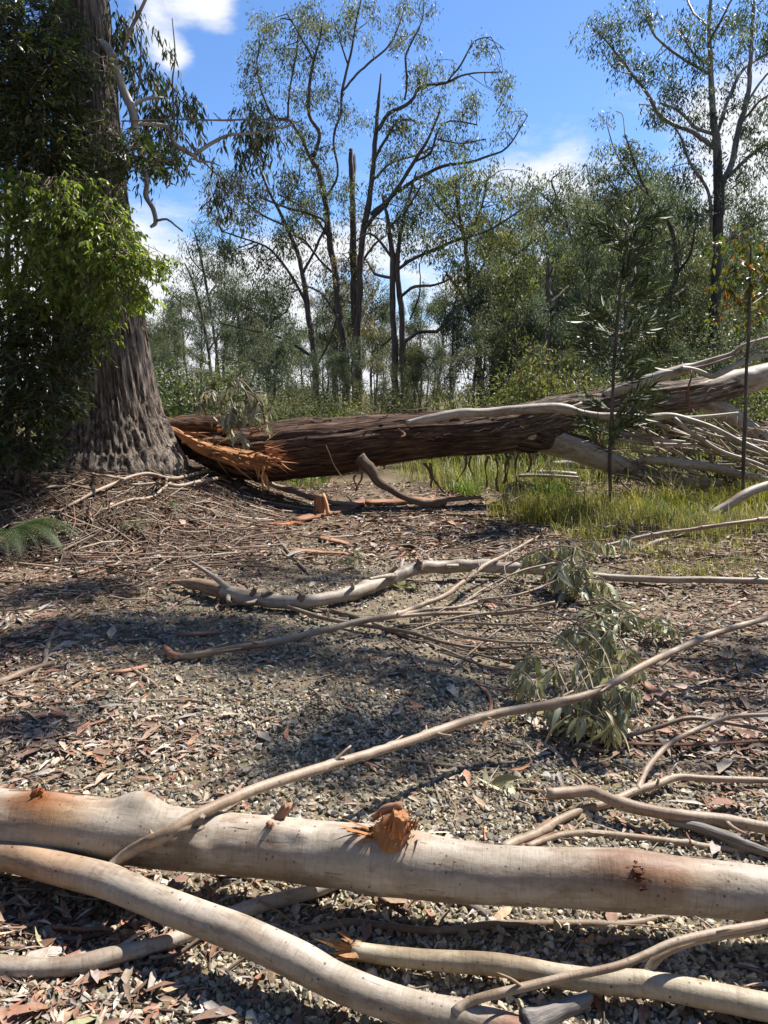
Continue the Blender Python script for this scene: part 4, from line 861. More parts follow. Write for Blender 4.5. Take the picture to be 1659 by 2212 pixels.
# chunks and slabs of bark in front of the split end
airlimb('wood_chunk', 'square upright chunk of brown bark wood below the split log end', 'wood chunk', [(690, 1108, 24, 9.9), (690, 1090, 26, 9.9), (691, 1072, 24, 9.9)], M_STRIP, 12, .03, .4, torn1=.4)
airlimb('wood_chunk', 'thin upright splinter of orange wood beside the bark chunk', 'wood chunk', [(709, 1112, 9, 9.75), (705, 1090, 9, 9.8), (700, 1072, 7, 9.85)], M_WOOD, 8, .03, .4, torn1=2)
def slab(label, px, wd, th, mat, lift=.01, col=None, name='bark_slab'):
    P_ = np.array([onground(x, y, lift) for x, y in px]); C, _ = resample(P_, np.ones(len(P_)), .12); T, N, B = frames(C); b = MB(); rows = []; n = len(C); r_ = np.random.default_rng(int(px[0][0]))
    for i in range(n):
        u = i/(n-1); w = wd*(.35+.65*math.sin(math.pi*(.12+.76*u)))*r_.uniform(.75, 1.2); s_ = np.cross(T[i], [0, 0, 1]); s_ /= np.linalg.norm(s_); z = np.array([0, 0, 1.0])
        rows += [C[i]-s_*w+z*th*1.3, C[i]+z*th*.2*r_.random(), C[i]+s_*w+z*th*.9*r_.random(), C[i]+s_*w*.95+z*th*2.0, C[i]+z*th*1.6, C[i]-s_*w+z*th*2.6]
    Q = [(6*i+e, 6*i+(e+1) % 6, 6*i+6+(e+1) % 6, 6*i+6+e) for i in range(n-1) for e in range(6)]+[(0, 5, 4, 1), (1, 4, 3, 2), (6*n-6, 6*n-5, 6*n-2, 6*n-1), (6*n-5, 6*n-4, 6*n-3, 6*n-2)]
    fib = [((i % 3)*wd, .3, (i//6)*.12) for i in range(len(rows))]
    b.add(rows, Q, None, fib, col); o = b.build(name, mat); tag(o, label, 'bark slab', 'slabs of bark torn from the log'); return o
slab('long grey-topped slab of torn bark lying before the log', [(640, 1130), (690, 1118), (740, 1105), (790, 1085)], .10, .025, M_STRIP)
slab('orange torn slab of bark at the left foot of the long slab', [(575, 1138), (620, 1135), (652, 1133)], .06, .015, M_WOOD, col=(.75, .55, .45))
slab('red-brown slab of bark next to the propping limb', [(790, 1092), (850, 1090), (905, 1086), (960, 1095)], .09, .03, M_STRIP)
slab('flat bark slab on the sand before the propping limb', [(690, 1166), (720, 1172), (752, 1180)], .035, .015, M_STRIP)
slab('long strip of bark on the track left of the torn branch', [(625, 1190), (680, 1196), (750, 1200)], .035, .012, M_STRIP)
slab('narrow bark slab on dark gravel near the flared branch end', [(382, 1375), (420, 1372), (475, 1370)], .022, .008, M_STRIP)
slab('peeled bark strip on gravel left of the flared branch', [(235, 1456), (270, 1452), (318, 1442)], .018, .006, M_STRIP)
slab('long straight red bark strip at the right of the gravel', [(1336, 1607), (1456, 1611), (1565, 1607), (1690, 1599)], .008, .004, M_STRIP, .03)
slab('fan shaped bark piece lying right of the drooping leaves', [(1390, 1478), (1410, 1495), (1440, 1515)], .03, .008, M_STRIP)
slab('dark bark strip near the left edge below the grey stick', [(0, 1562), (60, 1552), (150, 1545)], .02, .006, M_STRIP)
slab('bark strip tucked at the left litter in shade', [(0, 1390), (90, 1360), (150, 1350)], .02, .006, M_STRIP)

# ---------------------------------------------------------------- grass
GRASS_C = [(.19, .18, .05), (.24, .22, .06), (.13, .14, .04), (.32, .27, .10), (.38, .31, .15), (.09, .11, .035), (.30, .24, .09)]
def blades(n, xs, ys, h0, w0, cols, lean=.5, rs=rng, mb=None):
    a = rs.uniform(0, 6.283, n); ln = rs.uniform(.1, lean, n)*1.0; h = h0*rs.lognormal(0, .35, n)*(.35+1.35*fbm(np.stack([xs*1.6, ys*1.6, 0*xs], 1), 2, 77)**1.3); w = w0*rs.uniform(.6, 1.3, n)
    d = np.stack([np.cos(a), np.sin(a), 0*a], 1); s_ = np.stack([-np.sin(a+.6), np.cos(a+.6), 0*a], 1)*w[:, None]
    P_ = np.stack([xs, ys, terr(xs, ys)-.01], 1); up = np.array([0, 0, 1.0])
    m = P_+up*h[:, None]*.55+d*(ln*h*.25)[:, None]; t = P_+up*(h*(1-.35*ln))[:, None]+d*(ln*h)[:, None]
    V = np.stack([P_-s_, P_+s_, m+s_*.8, m-s_*.8, t], 1).reshape(-1, 3); b = np.arange(n)[:, None]*5
    mb.add(V, b+np.array([[0, 1, 2, 3]]), b+np.array([[3, 2, 4]]), None, np.repeat(pick(cols, n, .2, rs), 5, 0))
def build_grass():
    mb = MB()
    def patch(n, x0, x1, y0, y1, h, w, cols, thr=.42, lean=.9, sd=1):
        x = rng.uniform(x0, x1, n); y = rng.uniform(y0, y1, n)
        k = fbm(np.stack([x*1.5, y*1.5, 0*x], 1), 3, 60+sd); e = np.clip((x-(x0+.5*vn(np.stack([y*1.3, 0*y, 0*y], 1), 4)))/.5, 0, 1)
        keep = (k > thr+.14*rng.normal(size=n)) & (rng.random(n) < e)
        blades(int(keep.sum()), x[keep], y[keep], h, w, cols, lean, mb=mb)
    patch(30000, 1.45, 6.0, 8.0, 11.4, .26, .0032, GRASS_C, .49, 1.4)
    patch(11000, 1.7, 5.0, 6.3, 8.6, .11, .003, GRASS_C[1:], .47, 1.3)
    patch(16000, 1.0, 5.5, 9.2, 10.6, .26, .004, [(.26, .23, .05), (.30, .25, .08), (.20, .19, .05)], .50, 1.0, 2)
    patch(26000, .1, 9.0, 12.3, 20, .46, .006, [(.14, .17, .045), (.21, .22, .07), (.08, .11, .03), (.32, .28, .13), (.27, .24, .11), (.20, .15, .08)], .47, 1.2)
    patch(9000, -8, -1.0, 12.6, 20, .4, .008, [(.12, .15, .04), (.2, .2, .08)], .4, .9)
    tag(mb.build('grass', M_GRASS), 'yellow-green grass growing along the right side of the track and behind the log', 'grass', kind='stuff')
build_grass()
def tussock(label, px, n, h, spread, cols, Y=None):
    p = onground(*px); r_ = np.random.default_rng(int(px[0])); mb = MB()
    blades(n, p[0]+r_.normal(0, spread, n), p[1]+r_.normal(0, spread, n), h, .006, cols, 1.3, r_, mb)
    o = mb.build('grass_tussock', M_GRASS, origin=p); tag(o, label, 'grass tussock', 'grass tussocks'); return o
tussock('tall dark green grass tussock below the forked pale limb', (1200, 1098), 420, .52, .13, [(.10, .16, .03), (.16, .20, .05), (.06, .10, .025)])
tussock('bright green tussock at the edge of the track right of the two props', (1010, 1068), 160, .3, .12, [(.14, .2, .05), (.2, .24, .07)])
tussock('green tuft between the saplings beside the pale branch end', (1470, 1120), 320, .3, .2, [(.12, .18, .04), (.18, .22, .06)])

# ---------------------------------------------------------------- leaves that are pieces of their own
def leaf_template(k, col, mat, wide=.2, curl=.25, name='leaf'):
    r_ = np.random.default_rng(k); n = 6; rows = []; sw = r_.normal(0, .12); cu = curl*r_.uniform(.4, 1.4); tw = r_.normal(0, .5); fo = r_.uniform(.05, .3)
    for i in range(n+1):
        u = i/n; w = wide*.5*(math.sin(math.pi*min(1, u*.92+.05))**.8)*(1.25-.55*u); x = u; y = sw*math.sin(u*3); z = -cu*u*u
        c = np.array([x, y, z]); t = tw*u; s_ = np.array([0, math.cos(t), math.sin(t)]); up = np.array([0, -math.sin(t), math.cos(t)])
        rows += [c-s_*w+up*w*fo, c, c+s_*w+up*w*fo]
    Q = [(3*i+e, 3*i+e+1, 3*i+4+e, 3*i+3+e) for i in range(n) for e in range(2)]
    return MB().add(rows, Q, None, None, np.array(col)).mesh(name, mat)
def place_leaf(me, p, d, nrm, L, parent=None, name='leaf'):
    o = bpy.data.objects.new(name, me); COL.objects.link(o); d = np.array(d)/np.linalg.norm(d); y = np.cross(nrm, d); y /= np.linalg.norm(y)+1e-9; z = np.cross(d, y)
    Mx = Matrix(((d[0]*L, y[0]*L, z[0]*L, p[0]), (d[1]*L, y[1]*L, z[1]*L, p[1]), (d[2]*L, y[2]*L, z[2]*L, p[2]), (0, 0, 0, 1)))
    if parent is not None: o.parent = parent; o.matrix_basis = Matrix.Translation(-parent.location) @ Mx
    else: o.matrix_basis = Mx
    return o
GREYGREEN = [leaf_template(100+k, c, M_LEAFD, w, .3) for k, (c, w) in enumerate([((.36, .345, .205), .26), ((.42, .40, .26), .22), ((.29, .28, .155), .28), ((.49, .465, .32), .24), ((.36, .345, .21), .2), ((.53, .50, .36), .26), ((.26, .25, .13), .24), ((.43, .42, .27), .3)])]
OLD = leaf_template(130, (.30, .15, .07), M_LEAFD, .24, .4)
def spray(name, label, cat, stems, nleaf, L0, group=None, rs=None, hang=.9, stuff=0, tmpl=GREYGREEN, ground=True, stemw=4, stemmat=M_TWIG):
    """a leafy broken branch: stems as (x, y, distance); each leaf a piece of its own"""
    base = at(*stems[0][0]); root = empty(name, label, cat, group); root.location = base
    lines = []; mb = MB()
    for st in stems:
        q = np.array([at(*s_) for s_ in st]); 
        if ground: q[:, 2] = np.maximum(q[:, 2], terr(q[:, 0], q[:, 1])+.02)
        r = np.linspace(stemw*.5, 1.2, len(q))*pxm(q[0]); C, _ = tube(mb, q, r, 6, .05, .1, wob=.4); lines.append(C)
    tw = []
    for _ in range(nleaf//6):
        C = lines[rs.integers(len(lines))]; i = int(len(C)*rs.uniform(.25, .999)); d = unit(1, rs)[0]*np.array([1, 1, .4])+np.array([0, 0, -.25]); e = C[i]+d*rs.uniform(.06, .2)*L0/.1
        if ground: e[2] = max(e[2], t1(e[0], e[1])+.02)
        tube(mb, [C[i], (C[i]+e)/2+np.array([0, 0, .02]), e], np.array([1.3, 1, .7])*pxm(base), 5, .06); tw.append((C[i], e))
    o = mb.build('stem', stemmat); o.parent = root; o.location = -Vector(base)
    mbs = MB()
    for k in range(nleaf+stuff):
        a, b_ = tw[rs.integers(len(tw))]; p = a+(b_-a)*rs.uniform(.3, 1.05); d = unit(1, rs)[0]*(1-hang*.45); d[2] = d[2]*.4-hang; nrm = unit(1, rs)[0]; L = L0*rs.lognormal(0, .22)
        if ground:
            g = t1(p[0], p[1])+.012; p[2] = max(p[2], g)
            if p[2]+d[2]/np.linalg.norm(d)*L < g: d = np.array([d[0], d[1], 0])+1e-3; d = d/np.linalg.norm(d); d[2] = max(-1, (g-p[2])/L*.8); nrm = np.array([.3*rs.normal(), .3*rs.normal(), 1])
        if k < nleaf: place_leaf(OLD if rs.random() < .015 else tmpl[rs.integers(len(tmpl))], p, d, nrm, L, root)
        else: leafs(mbs, p[None], d[None], nrm[None], L, L*.22, pick([(.27, .28, .18), (.36, .36, .25)], 1, .2, rs), True)
    if stuff: o = mbs.build('foliage', M_LEAFD); tag(o, kind='stuff'); o.parent = root; o.location = -Vector(base)
    return root
rsv = np.random.default_rng(31)
spray('leafy_branch', 'large drooping bunch of wilted grey-green gum leaves behind the thin pale arm', 'leafy branch',
      [[(1060, 1330, 4.48), (1160, 1320, 4.38), (1240, 1345, 4.16), (1300, 1400, 3.83), (1330, 1480, 3.50)], [(1120, 1360, 4.33), (1200, 1370, 4.12), (1260, 1430, 3.78), (1290, 1520, 3.34)], [(1100, 1400, 4.17), (1180, 1420, 3.90), (1220, 1480, 3.55), (1240, 1540, 3.26)],
       [(1080, 1440, 4.07), (1140, 1460, 3.74), (1170, 1520, 3.44)], [(1180, 1340, 4.27), (1260, 1340, 4.12), (1330, 1370, 3.92), (1360, 1430, 3.73)], [(1240, 1400, 3.98), (1310, 1450, 3.65), (1350, 1530, 3.33)], [(1250, 1450, 3.70), (1280, 1510, 3.41), (1310, 1560, 3.18)]], 300, .105, 'wilted leafy branches beside the track', rsv, .9, 420)
spray('leafy_branch', 'upper clump of wilted leaves where twigs meet the curved grey-white branch', 'leafy branch',
      [[(1060, 1240, 6.2), (1150, 1195, 6.1), (1220, 1180, 6.0), (1290, 1200, 5.9)], [(1130, 1230, 6.1), (1200, 1210, 6.0), (1260, 1230, 5.8), (1300, 1250, 5.7)], [(1150, 1170, 6.2), (1200, 1165, 6.2), (1260, 1168, 6.1), (1330, 1165, 6.0)], [(1190, 1210, 5.9), (1240, 1225, 5.7), (1270, 1260, 5.6)]], 230, .125, 'wilted leafy branches beside the track', rsv, .85, 240)
spray('leafy_branch', 'pale leaves spread flat behind the drooping bunch on its right', 'leafy branch',
      [[(1250, 1300, 5.2), (1310, 1295, 5.1), (1370, 1310, 5.0), (1410, 1345, 4.8)], [(1300, 1290, 5.1), (1350, 1325, 4.95), (1390, 1370, 4.8)], [(1240, 1310, 5.1), (1300, 1330, 4.95), (1340, 1360, 4.85)]], 130, .115, 'wilted leafy branches beside the track', rsv, .45, 120)
spray('leafy_branch', 'bunch of dry cream-green leaves hanging over the split end of the log', 'leafy branch',
      [[(470, 935, 10.25), (480, 870, 10.2), (500, 830, 10.15), (530, 845, 10.05), (545, 900, 10.0)], [(480, 870, 10.2), (460, 845, 10.15), (445, 870, 10.1)], [(500, 835, 10.15), (520, 820, 10.1), (560, 870, 10.0), (572, 910, 10)], [(495, 850, 10.15), (505, 880, 10.05), (515, 930, 10.0)]], 220, .16, 'wilted leafy branches beside the track', rsv, 1.0, 140,
      tmpl=[leaf_template(160+k, c, M_LEAFD, w, .35) for k, (c, w) in enumerate([((.36, .34, .22), .22), ((.42, .40, .28), .2), ((.28, .27, .16), .24), ((.48, .46, .35), .2)])], ground=False)
spray('leafy_branch', 'low leafy spray on the grass edge left of the grass tussock', 'leafy branch',
      [[(1180, 1060, 10.9), (1140, 1045, 10.8), (1100, 1060, 10.6), (1075, 1078, 10.4)], [(1150, 1050, 10.8), (1120, 1040, 10.7), (1090, 1050, 10.6)], [(1170, 1070, 10.6), (1130, 1070, 10.5), (1100, 1085, 10.3)]], 110, .14, 'wilted leafy branches beside the track', rsv, .7, 30)
spray('leafy_branch', 'small sprig of green leaves lying on the sunny track', 'leafy branch',
      [[(712, 1222, 6.95), (750, 1200, 7.05), (790, 1185, 7.1)], [(745, 1205, 7.0), (775, 1205, 6.9), (805, 1215, 6.8)]], 34, .10, 'wilted leafy branches beside the track', rsv, .3)
spray('leafy_branch', 'few pale leaves flat on the gravel right of the curved branch', 'leafy branch', [[(915, 1262, 5.95), (895, 1255, 6.0), (875, 1262, 5.95)], [(905, 1260, 5.95), (910, 1270, 5.9)]], 14, .11, 'wilted leafy branches beside the track', rsv, .2)
spray('leafy_branch', 'cluster of dull green leaves on the gravel behind the thick limb', 'leafy branch', [[(1075, 1705, 2.98), (1090, 1735, 2.92), (1105, 1765, 2.85)], [(1080, 1745, 2.9), (1060, 1760, 2.86)]], 12, .09, 'wilted leafy branches beside the track', rsv, .2)

# bare twiggy boughs fanning from the leafy bunch across the gravel
b_ = empty('twiggy_bough', 'fan of thin reddish twigs spreading left from the large leafy bunch', 'twigs')
for pts in ([(1200, 1215, 5, .25), (1120, 1235, 5, .2), (1040, 1275, 4, .12), (960, 1330, 3, .05)], [(1210, 1250, 5, .2), (1120, 1285, 5, .16), (1020, 1300, 5, .1), (900, 1345, 3, .04)], [(1200, 1300, 6, .16), (1110, 1318, 6, .12), (1000, 1330, 5, .08), (880, 1365, 3, .03)],
            [(1190, 1345, 6, .14), (1100, 1350, 6, .1), (980, 1345, 5, .07), (860, 1350, 3, .03)], [(1180, 1390, 7, .12), (1090, 1388, 6, .08), (990, 1370, 5, .05), (900, 1330, 3, .02)], [(1170, 1420, 6, .1), (1080, 1425, 5, .06), (980, 1398, 4, .03)], [(1160, 1450, 6, .1), (1060, 1440, 6, .05), (950, 1408, 4, .03)],
            [(1120, 1260, 4, .2), (1060, 1240, 3, .22), (1000, 1250, 2, .2)], [(1100, 1345, 4, .1), (1040, 1390, 4, .06), (980, 1440, 3, .03)], [(1110, 1285, 4, .15), (1090, 1230, 3, .3), (1105, 1180, 2, .4)], [(1150, 1310, 4, .15), (1060, 1300, 3, .12), (985, 1275, 2, .1)], [(1160, 1470, 4, .08), (1090, 1490, 4, .05), (1030, 1478, 3, .03)],
            [(1180, 1370, 4, .14), (1130, 1330, 3, .16), (1060, 1270, 2, .22)], [(1150, 1400, 4, .1), (1120, 1355, 3, .14), (1090, 1310, 2, .18)]):
    limb('twig', None, None, pts, M_TWIG if len(pts) % 2 else M_GUM2, 6, .05, .15, parent=b_, wob=.6)

# ---------------------------------------------------------------- leafy mass around the big trunk
def ell_leaves(mb, ells, L0, wr, cols, rs, hang=.5, fine=True, dens=1.0, objs=0, tmpl=None, parent=None, twigs=None):
    """ells: (x, y, rx, ry, distance, depth, n) clouds of leaves on small twigs; the nearest ones become pieces"""
    AP, AD, AN, AL = [], [], [], []
    for x, y, rx, ry, Y, dp, n in ells:
        n = int(n*dens); nc = max(3, n//12); c = at(x, y, Y); m = pxm(c); u = unit(nc, rs); cc = c+u*(rs.random((nc, 1))**.42*1.02+.10*np.abs(rs.normal(size=(nc, 1))))*np.array([rx*m, dp, ry*m])
        td = u*np.array([1, .7, .3])+.5*unit(nc, rs)+np.array([0, 0, -hang*.9]); td /= np.linalg.norm(td, axis=1, keepdims=True); tl = L0*rs.uniform(1.8, 4.2, nc)
        which = rs.integers(0, nc, n); k = rs.random(n); p = cc[which]+td[which]*(tl[which]*k)[:, None]+np.array([0, 0, -1])*(hang*.25*tl[which]*k*k)[:, None]+rs.normal(size=(n, 3))*L0*.16
        if twigs is not None:
            for a_, t_, l_ in zip(cc, td, tl): tube(twigs, [a_-t_*l_*.6, a_, a_+t_*l_*.9+np.array([0, 0, -.2*hang*l_])], [.004, .003, .0012], 3, 1.0)
        AP.append(p); dd = td[which]*.55+unit(n, rs)*np.array([1, 1, .55])*.9+np.array([0, 0, -hang]); AD.append(dd); AN.append(unit(n, rs)*.8+np.array([0, 0, .8])); AL.append(L0*rs.lognormal(0, .22, n))
    P_, D, N, L = np.vstack(AP), np.vstack(AD), np.vstack(AN), np.concatenate(AL)
    if objs:
        order = np.argsort(P_[:, 1]-L*2); I = order[:objs*3:3]; keep = np.ones(len(P_), bool); keep[I] = False
        for i in I: place_leaf(tmpl[rs.integers(len(tmpl))], P_[i], D[i], N[i], L[i], parent)
        P_, D, N, L = P_[keep], D[keep], N[keep], L[keep]
    leafs(mb, P_, D, N, L, L*wr*rs.uniform(.8, 1.2, len(L)), pick(cols, len(L), .18, rs), fine, .08)
FAN_LATER()
def leafy(name, label, cat, stems, ells, L0, wr, cols, seed, hang=.5, objs=150, dens=1.0, mat=M_LEAFG, fine=True, group=None, extra=None):
    rs = np.random.default_rng(seed); root = empty(name, label, cat, group)
    tm = [leaf_template(200+seed*10+k, c, mat, wr*1.0, .18) for k, c in enumerate(cols)]
    mb = MB()
    for st in stems:
        q = np.array([at(x, y, Y) for x, y, w, Y in st]); r = np.array([w*.5*pxm(p) for (x, y, w, Y), p in zip(st, q)])
        if st[0][1] > 980: q[0, 2] = t1(q[0, 0], q[0, 1])-.03
        tube(mb, q, r, 8, .1, .1, wob=.5)
    if stems: mb.build('trunk', M_DARKTR, root)
    mb = MB(); tw = MB(); ell_leaves(mb, ells, L0, wr, cols, rs, hang, fine, dens, objs, tm, root, tw); tag(tw.build('twigs', M_TWIG, root), kind='stuff'); tag(mb.build('foliage', mat, root), kind='stuff')
    return root
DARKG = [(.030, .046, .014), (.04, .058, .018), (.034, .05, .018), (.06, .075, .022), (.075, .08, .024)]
SUN_TONED_G = [(.15, .21, .04), (.20, .25, .055), (.12, .175, .035), (.24, .28, .07), (.17, .20, .055)]  # sunlight put into the colour: greens raised so the leaves look lit
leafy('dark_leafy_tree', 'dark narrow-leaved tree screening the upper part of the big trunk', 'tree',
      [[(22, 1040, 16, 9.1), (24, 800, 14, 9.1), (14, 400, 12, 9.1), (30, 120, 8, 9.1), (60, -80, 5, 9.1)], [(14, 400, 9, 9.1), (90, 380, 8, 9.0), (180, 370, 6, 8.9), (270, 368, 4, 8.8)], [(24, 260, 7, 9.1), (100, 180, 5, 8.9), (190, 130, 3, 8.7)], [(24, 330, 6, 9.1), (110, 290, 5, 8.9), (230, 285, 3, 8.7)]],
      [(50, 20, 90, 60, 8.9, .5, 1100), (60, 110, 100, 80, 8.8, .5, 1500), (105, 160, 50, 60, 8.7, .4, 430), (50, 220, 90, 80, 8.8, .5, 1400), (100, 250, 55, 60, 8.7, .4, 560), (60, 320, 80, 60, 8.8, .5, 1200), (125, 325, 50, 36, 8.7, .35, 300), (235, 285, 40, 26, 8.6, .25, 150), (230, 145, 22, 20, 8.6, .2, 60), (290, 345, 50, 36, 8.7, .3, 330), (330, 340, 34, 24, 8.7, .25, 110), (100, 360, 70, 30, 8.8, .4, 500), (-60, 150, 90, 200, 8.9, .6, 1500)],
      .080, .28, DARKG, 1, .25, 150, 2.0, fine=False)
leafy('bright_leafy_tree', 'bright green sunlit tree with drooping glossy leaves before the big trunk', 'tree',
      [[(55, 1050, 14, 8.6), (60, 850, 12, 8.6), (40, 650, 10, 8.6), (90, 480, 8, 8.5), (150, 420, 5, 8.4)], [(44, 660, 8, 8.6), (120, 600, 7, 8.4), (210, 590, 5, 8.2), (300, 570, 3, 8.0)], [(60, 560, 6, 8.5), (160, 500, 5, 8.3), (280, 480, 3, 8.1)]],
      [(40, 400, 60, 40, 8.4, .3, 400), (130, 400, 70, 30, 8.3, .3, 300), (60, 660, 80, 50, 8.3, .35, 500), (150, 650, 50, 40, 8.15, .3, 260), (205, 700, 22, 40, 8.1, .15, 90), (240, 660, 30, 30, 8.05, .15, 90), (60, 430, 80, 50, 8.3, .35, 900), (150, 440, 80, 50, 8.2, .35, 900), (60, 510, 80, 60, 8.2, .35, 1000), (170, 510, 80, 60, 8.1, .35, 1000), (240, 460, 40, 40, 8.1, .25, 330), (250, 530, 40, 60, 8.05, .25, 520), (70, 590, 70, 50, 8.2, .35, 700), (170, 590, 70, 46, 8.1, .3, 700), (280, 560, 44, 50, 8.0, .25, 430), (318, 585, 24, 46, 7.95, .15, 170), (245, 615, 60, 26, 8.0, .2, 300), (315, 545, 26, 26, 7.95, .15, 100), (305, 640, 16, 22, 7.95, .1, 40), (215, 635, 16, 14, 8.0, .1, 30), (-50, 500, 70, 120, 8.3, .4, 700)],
      .066, .38, SUN_TONED_G, 2, .6, 260, 1.25, mat=M_LEAFB)
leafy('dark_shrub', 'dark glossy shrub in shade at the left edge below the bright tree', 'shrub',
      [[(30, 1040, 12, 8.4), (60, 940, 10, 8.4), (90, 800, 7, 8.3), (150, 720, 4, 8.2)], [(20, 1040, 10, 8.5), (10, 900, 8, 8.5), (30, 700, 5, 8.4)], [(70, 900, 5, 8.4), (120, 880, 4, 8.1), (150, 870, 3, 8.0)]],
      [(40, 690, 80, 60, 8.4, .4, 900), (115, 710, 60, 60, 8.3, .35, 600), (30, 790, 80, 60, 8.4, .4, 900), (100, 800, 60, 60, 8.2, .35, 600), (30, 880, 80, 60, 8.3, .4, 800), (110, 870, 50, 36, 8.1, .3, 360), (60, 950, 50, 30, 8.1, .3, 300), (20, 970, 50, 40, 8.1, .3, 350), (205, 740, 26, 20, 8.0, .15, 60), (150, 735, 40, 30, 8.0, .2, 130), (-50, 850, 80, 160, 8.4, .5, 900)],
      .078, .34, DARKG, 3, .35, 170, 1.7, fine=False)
leafy('shrub', 'dark bushy thicket behind the big trunk at the left edge', 'shrub', [], [(40, 760, 130, 120, 12.5, .8, 1200), (60, 920, 140, 90, 12, .8, 1100), (-30, 560, 120, 160, 12.6, .8, 1200), (30, 330, 100, 160, 12.6, .6, 900)], .12, .4, DARKG, 4, .3, 0, mat=M_LEAFG, fine=False)
def fern(label, x, y, Y, n, L, seed):
    base = at(x, y, Y); base[2] = t1(base[0], base[1]); rs = np.random.default_rng(seed); root = empty('fern', label, 'fern', 'ferns'); root.location = base
    for k in range(n):
        a = rs.uniform(-.9, 2.2)-1.2; d = np.array([math.cos(a), math.sin(a), 0]); ln = L*rs.uniform(.7, 1.1); mb = MB(); pts = [np.array([0, 0, .05])+d*ln*u+np.array([0, 0, ln*(1.0*u-1.15*u*u)]) for u in np.linspace(0, 1, 6)]
        C, _ = tube(mb, pts, np.linspace(.005, .0015, 6), 5, .02, col=(.10, .12, .04)); T, N, B = frames(C); m = len(C)
        for i in range(int(m*.2), m):
            u = i/m; w = ln*.34*math.sin(math.pi*(.12+.84*u))**1.0*(1.05-.6*u)
            for sgn in (-1, 1):
                s_ = np.cross(T[i], [0, 0, 1])*sgn; q = 7; tt = np.linspace(.08, 1, q)
                P_ = C[i]+(s_*.9+T[i]*.35)*w*tt[:, None]+np.array([0, 0, -1])*(w*.25*tt**2)[:, None]
                for sd in (-1, 1): leafs(mb, P_, np.repeat((T[i]*sd+s_*.5)[None], q, 0), np.repeat(np.array([[0, 0, 1.0]]), q, 0), w*.16*(1.15-tt), w*.07*(1.1-tt*.6), pick([(.075, .105, .04), (.10, .13, .05), (.055, .085, .032)], q, .15, rs))
        mb.build('frond', M_LEAFD, root)
fern('large green fern with feathery fronds at the left edge below the shrub', 10, 1120, 7.3, 13, .72, 5)
fern('tiny fern growing between sticks on the slope', 290, 1118, 8.0, 5, .28, 6)
fern('tiny fern lying over the pale crossing stick', 365, 1050, 8.6, 4, .25, 8)

# ---------------------------------------------------------------- broken branch hanging by the big trunk
hang = airlimb('hanging_branch', 'pale broken branch hanging down beside the big trunk against the sky', 'hanging branch',
    [(222, 96, 18, 9.75), (240, 112, 19, 9.65), (250, 145, 20, 9.6), (264, 190, 18, 9.6), (282, 232, 18, 9.6), (289, 258, 18, 9.6), (294, 290, 14, 9.6), (301, 322, 12, 9.6), (312, 362, 11, 9.6), (317, 397, 11, 9.6), (315, 423, 11, 9.6), (331, 452, 10, 9.55), (336, 480, 9, 9.55), (326, 490, 6, 9.5)], M_GUM, 16, .03, .2, torn0=1, ground=False)
for pts, m in (([(287, 232, 9, 9.6), (300, 220, 8, 9.65), (325, 212, 7, 9.7), (352, 212, 5, 9.75)], M_GUM), ([(335, 478, 6, 9.55), (360, 474, 5, 9.5), (378, 487, 4, 9.5), (395, 500, 3, 9.5)], M_GUM2), ([(264, 110, 6, 9.65), (285, 60, 7, 9.6), (305, 20, 7, 9.5), (322, -20, 7, 9.5)], M_GUM2),
               ([(292, 270, 9, 9.6), (330, 268, 8, 9.7), (364, 276, 11, 9.8), (372, 295, 11, 9.8), (378, 312, 11, 9.8), (398, 325, 10, 9.8), (420, 337, 9, 9.8), (428, 348, 6, 9.8), (455, 350, 4, 9.8), (475, 359, 3, 9.8)], M_GUM), ([(420, 334, 8, 9.8), (440, 320, 8, 9.85), (462, 307, 7, 9.9), (496, 292, 6, 9.95), (549, 288, 5, 10), (600, 278, 4, 10), (650, 262, 3, 10)], M_GUM),
               ([(262, 262, 3, 9.5), (380, 258, 3, 9.7), (480, 260, 4, 9.8), (549, 258, 4, 10), (640, 262, 2, 10)], M_TWIG), ([(400, 300, 4, 9.8), (450, 360, 3, 9.8), (500, 400, 2, 9.8), (545, 430, 2, 9.8)], M_TWIG), ([(295, 215, 4, 9.6), (303, 150, 4, 9.6), (305, 75, 3, 9.6)], M_TWIG), ([(378, 260, 3, 9.7), (372, 180, 4, 9.7), (378, 120, 3, 9.7), (372, 40, 2, 9.7)], M_TWIG)):
    airlimb('side_branch', None, None, pts, m, 8, .06, .2, parent=hang, ground=False)
rs = np.random.default_rng(41); mb = MB()
ell_leaves(mb, [(360, 210, 50, 26, 10.05, .3, 330), (330, 235, 40, 26, 10.05, .25, 220), (400, 215, 40, 24, 10.10, .25, 220), (345, 285, 40, 40, 10.05, .25, 330), (385, 300, 30, 40, 10.05, .2, 140), (300, 60, 30, 40, 9.95, .2, 150), (265, 20, 26, 24, 9.95, .2, 130), (330, 160, 40, 36, 9.95, .25, 300), (270, 80, 20, 40, 10.05, .2, 160), (465, 400, 26, 40, 10.15, .2, 230), (520, 300, 40, 30, 10.25, .25, 240), (575, 290, 46, 60, 10.35, .25, 420), (310, 320, 34, 40, 9.95, .2, 250), (555, 240, 40, 30, 10.35, .25, 220), (365, 100, 10, 14, 10.05, .05, 24), (290, 125, 30, 30, 10.05, .2, 150)],
           .105, .20, [(.06, .075, .035), (.085, .095, .05), (.13, .115, .075), (.19, .17, .12), (.05, .07, .03), (.075, .10, .035)], rs, 1.1, True, 1.0, 220,
           [leaf_template(300+k, c, M_LEAFT, .2, .2) for k, c in enumerate([(.10, .12, .06), (.2, .18, .13), (.07, .10, .035), (.14, .13, .09)])], hang)
tag(mb.build('foliage', M_LEAFT, hang), kind='stuff')

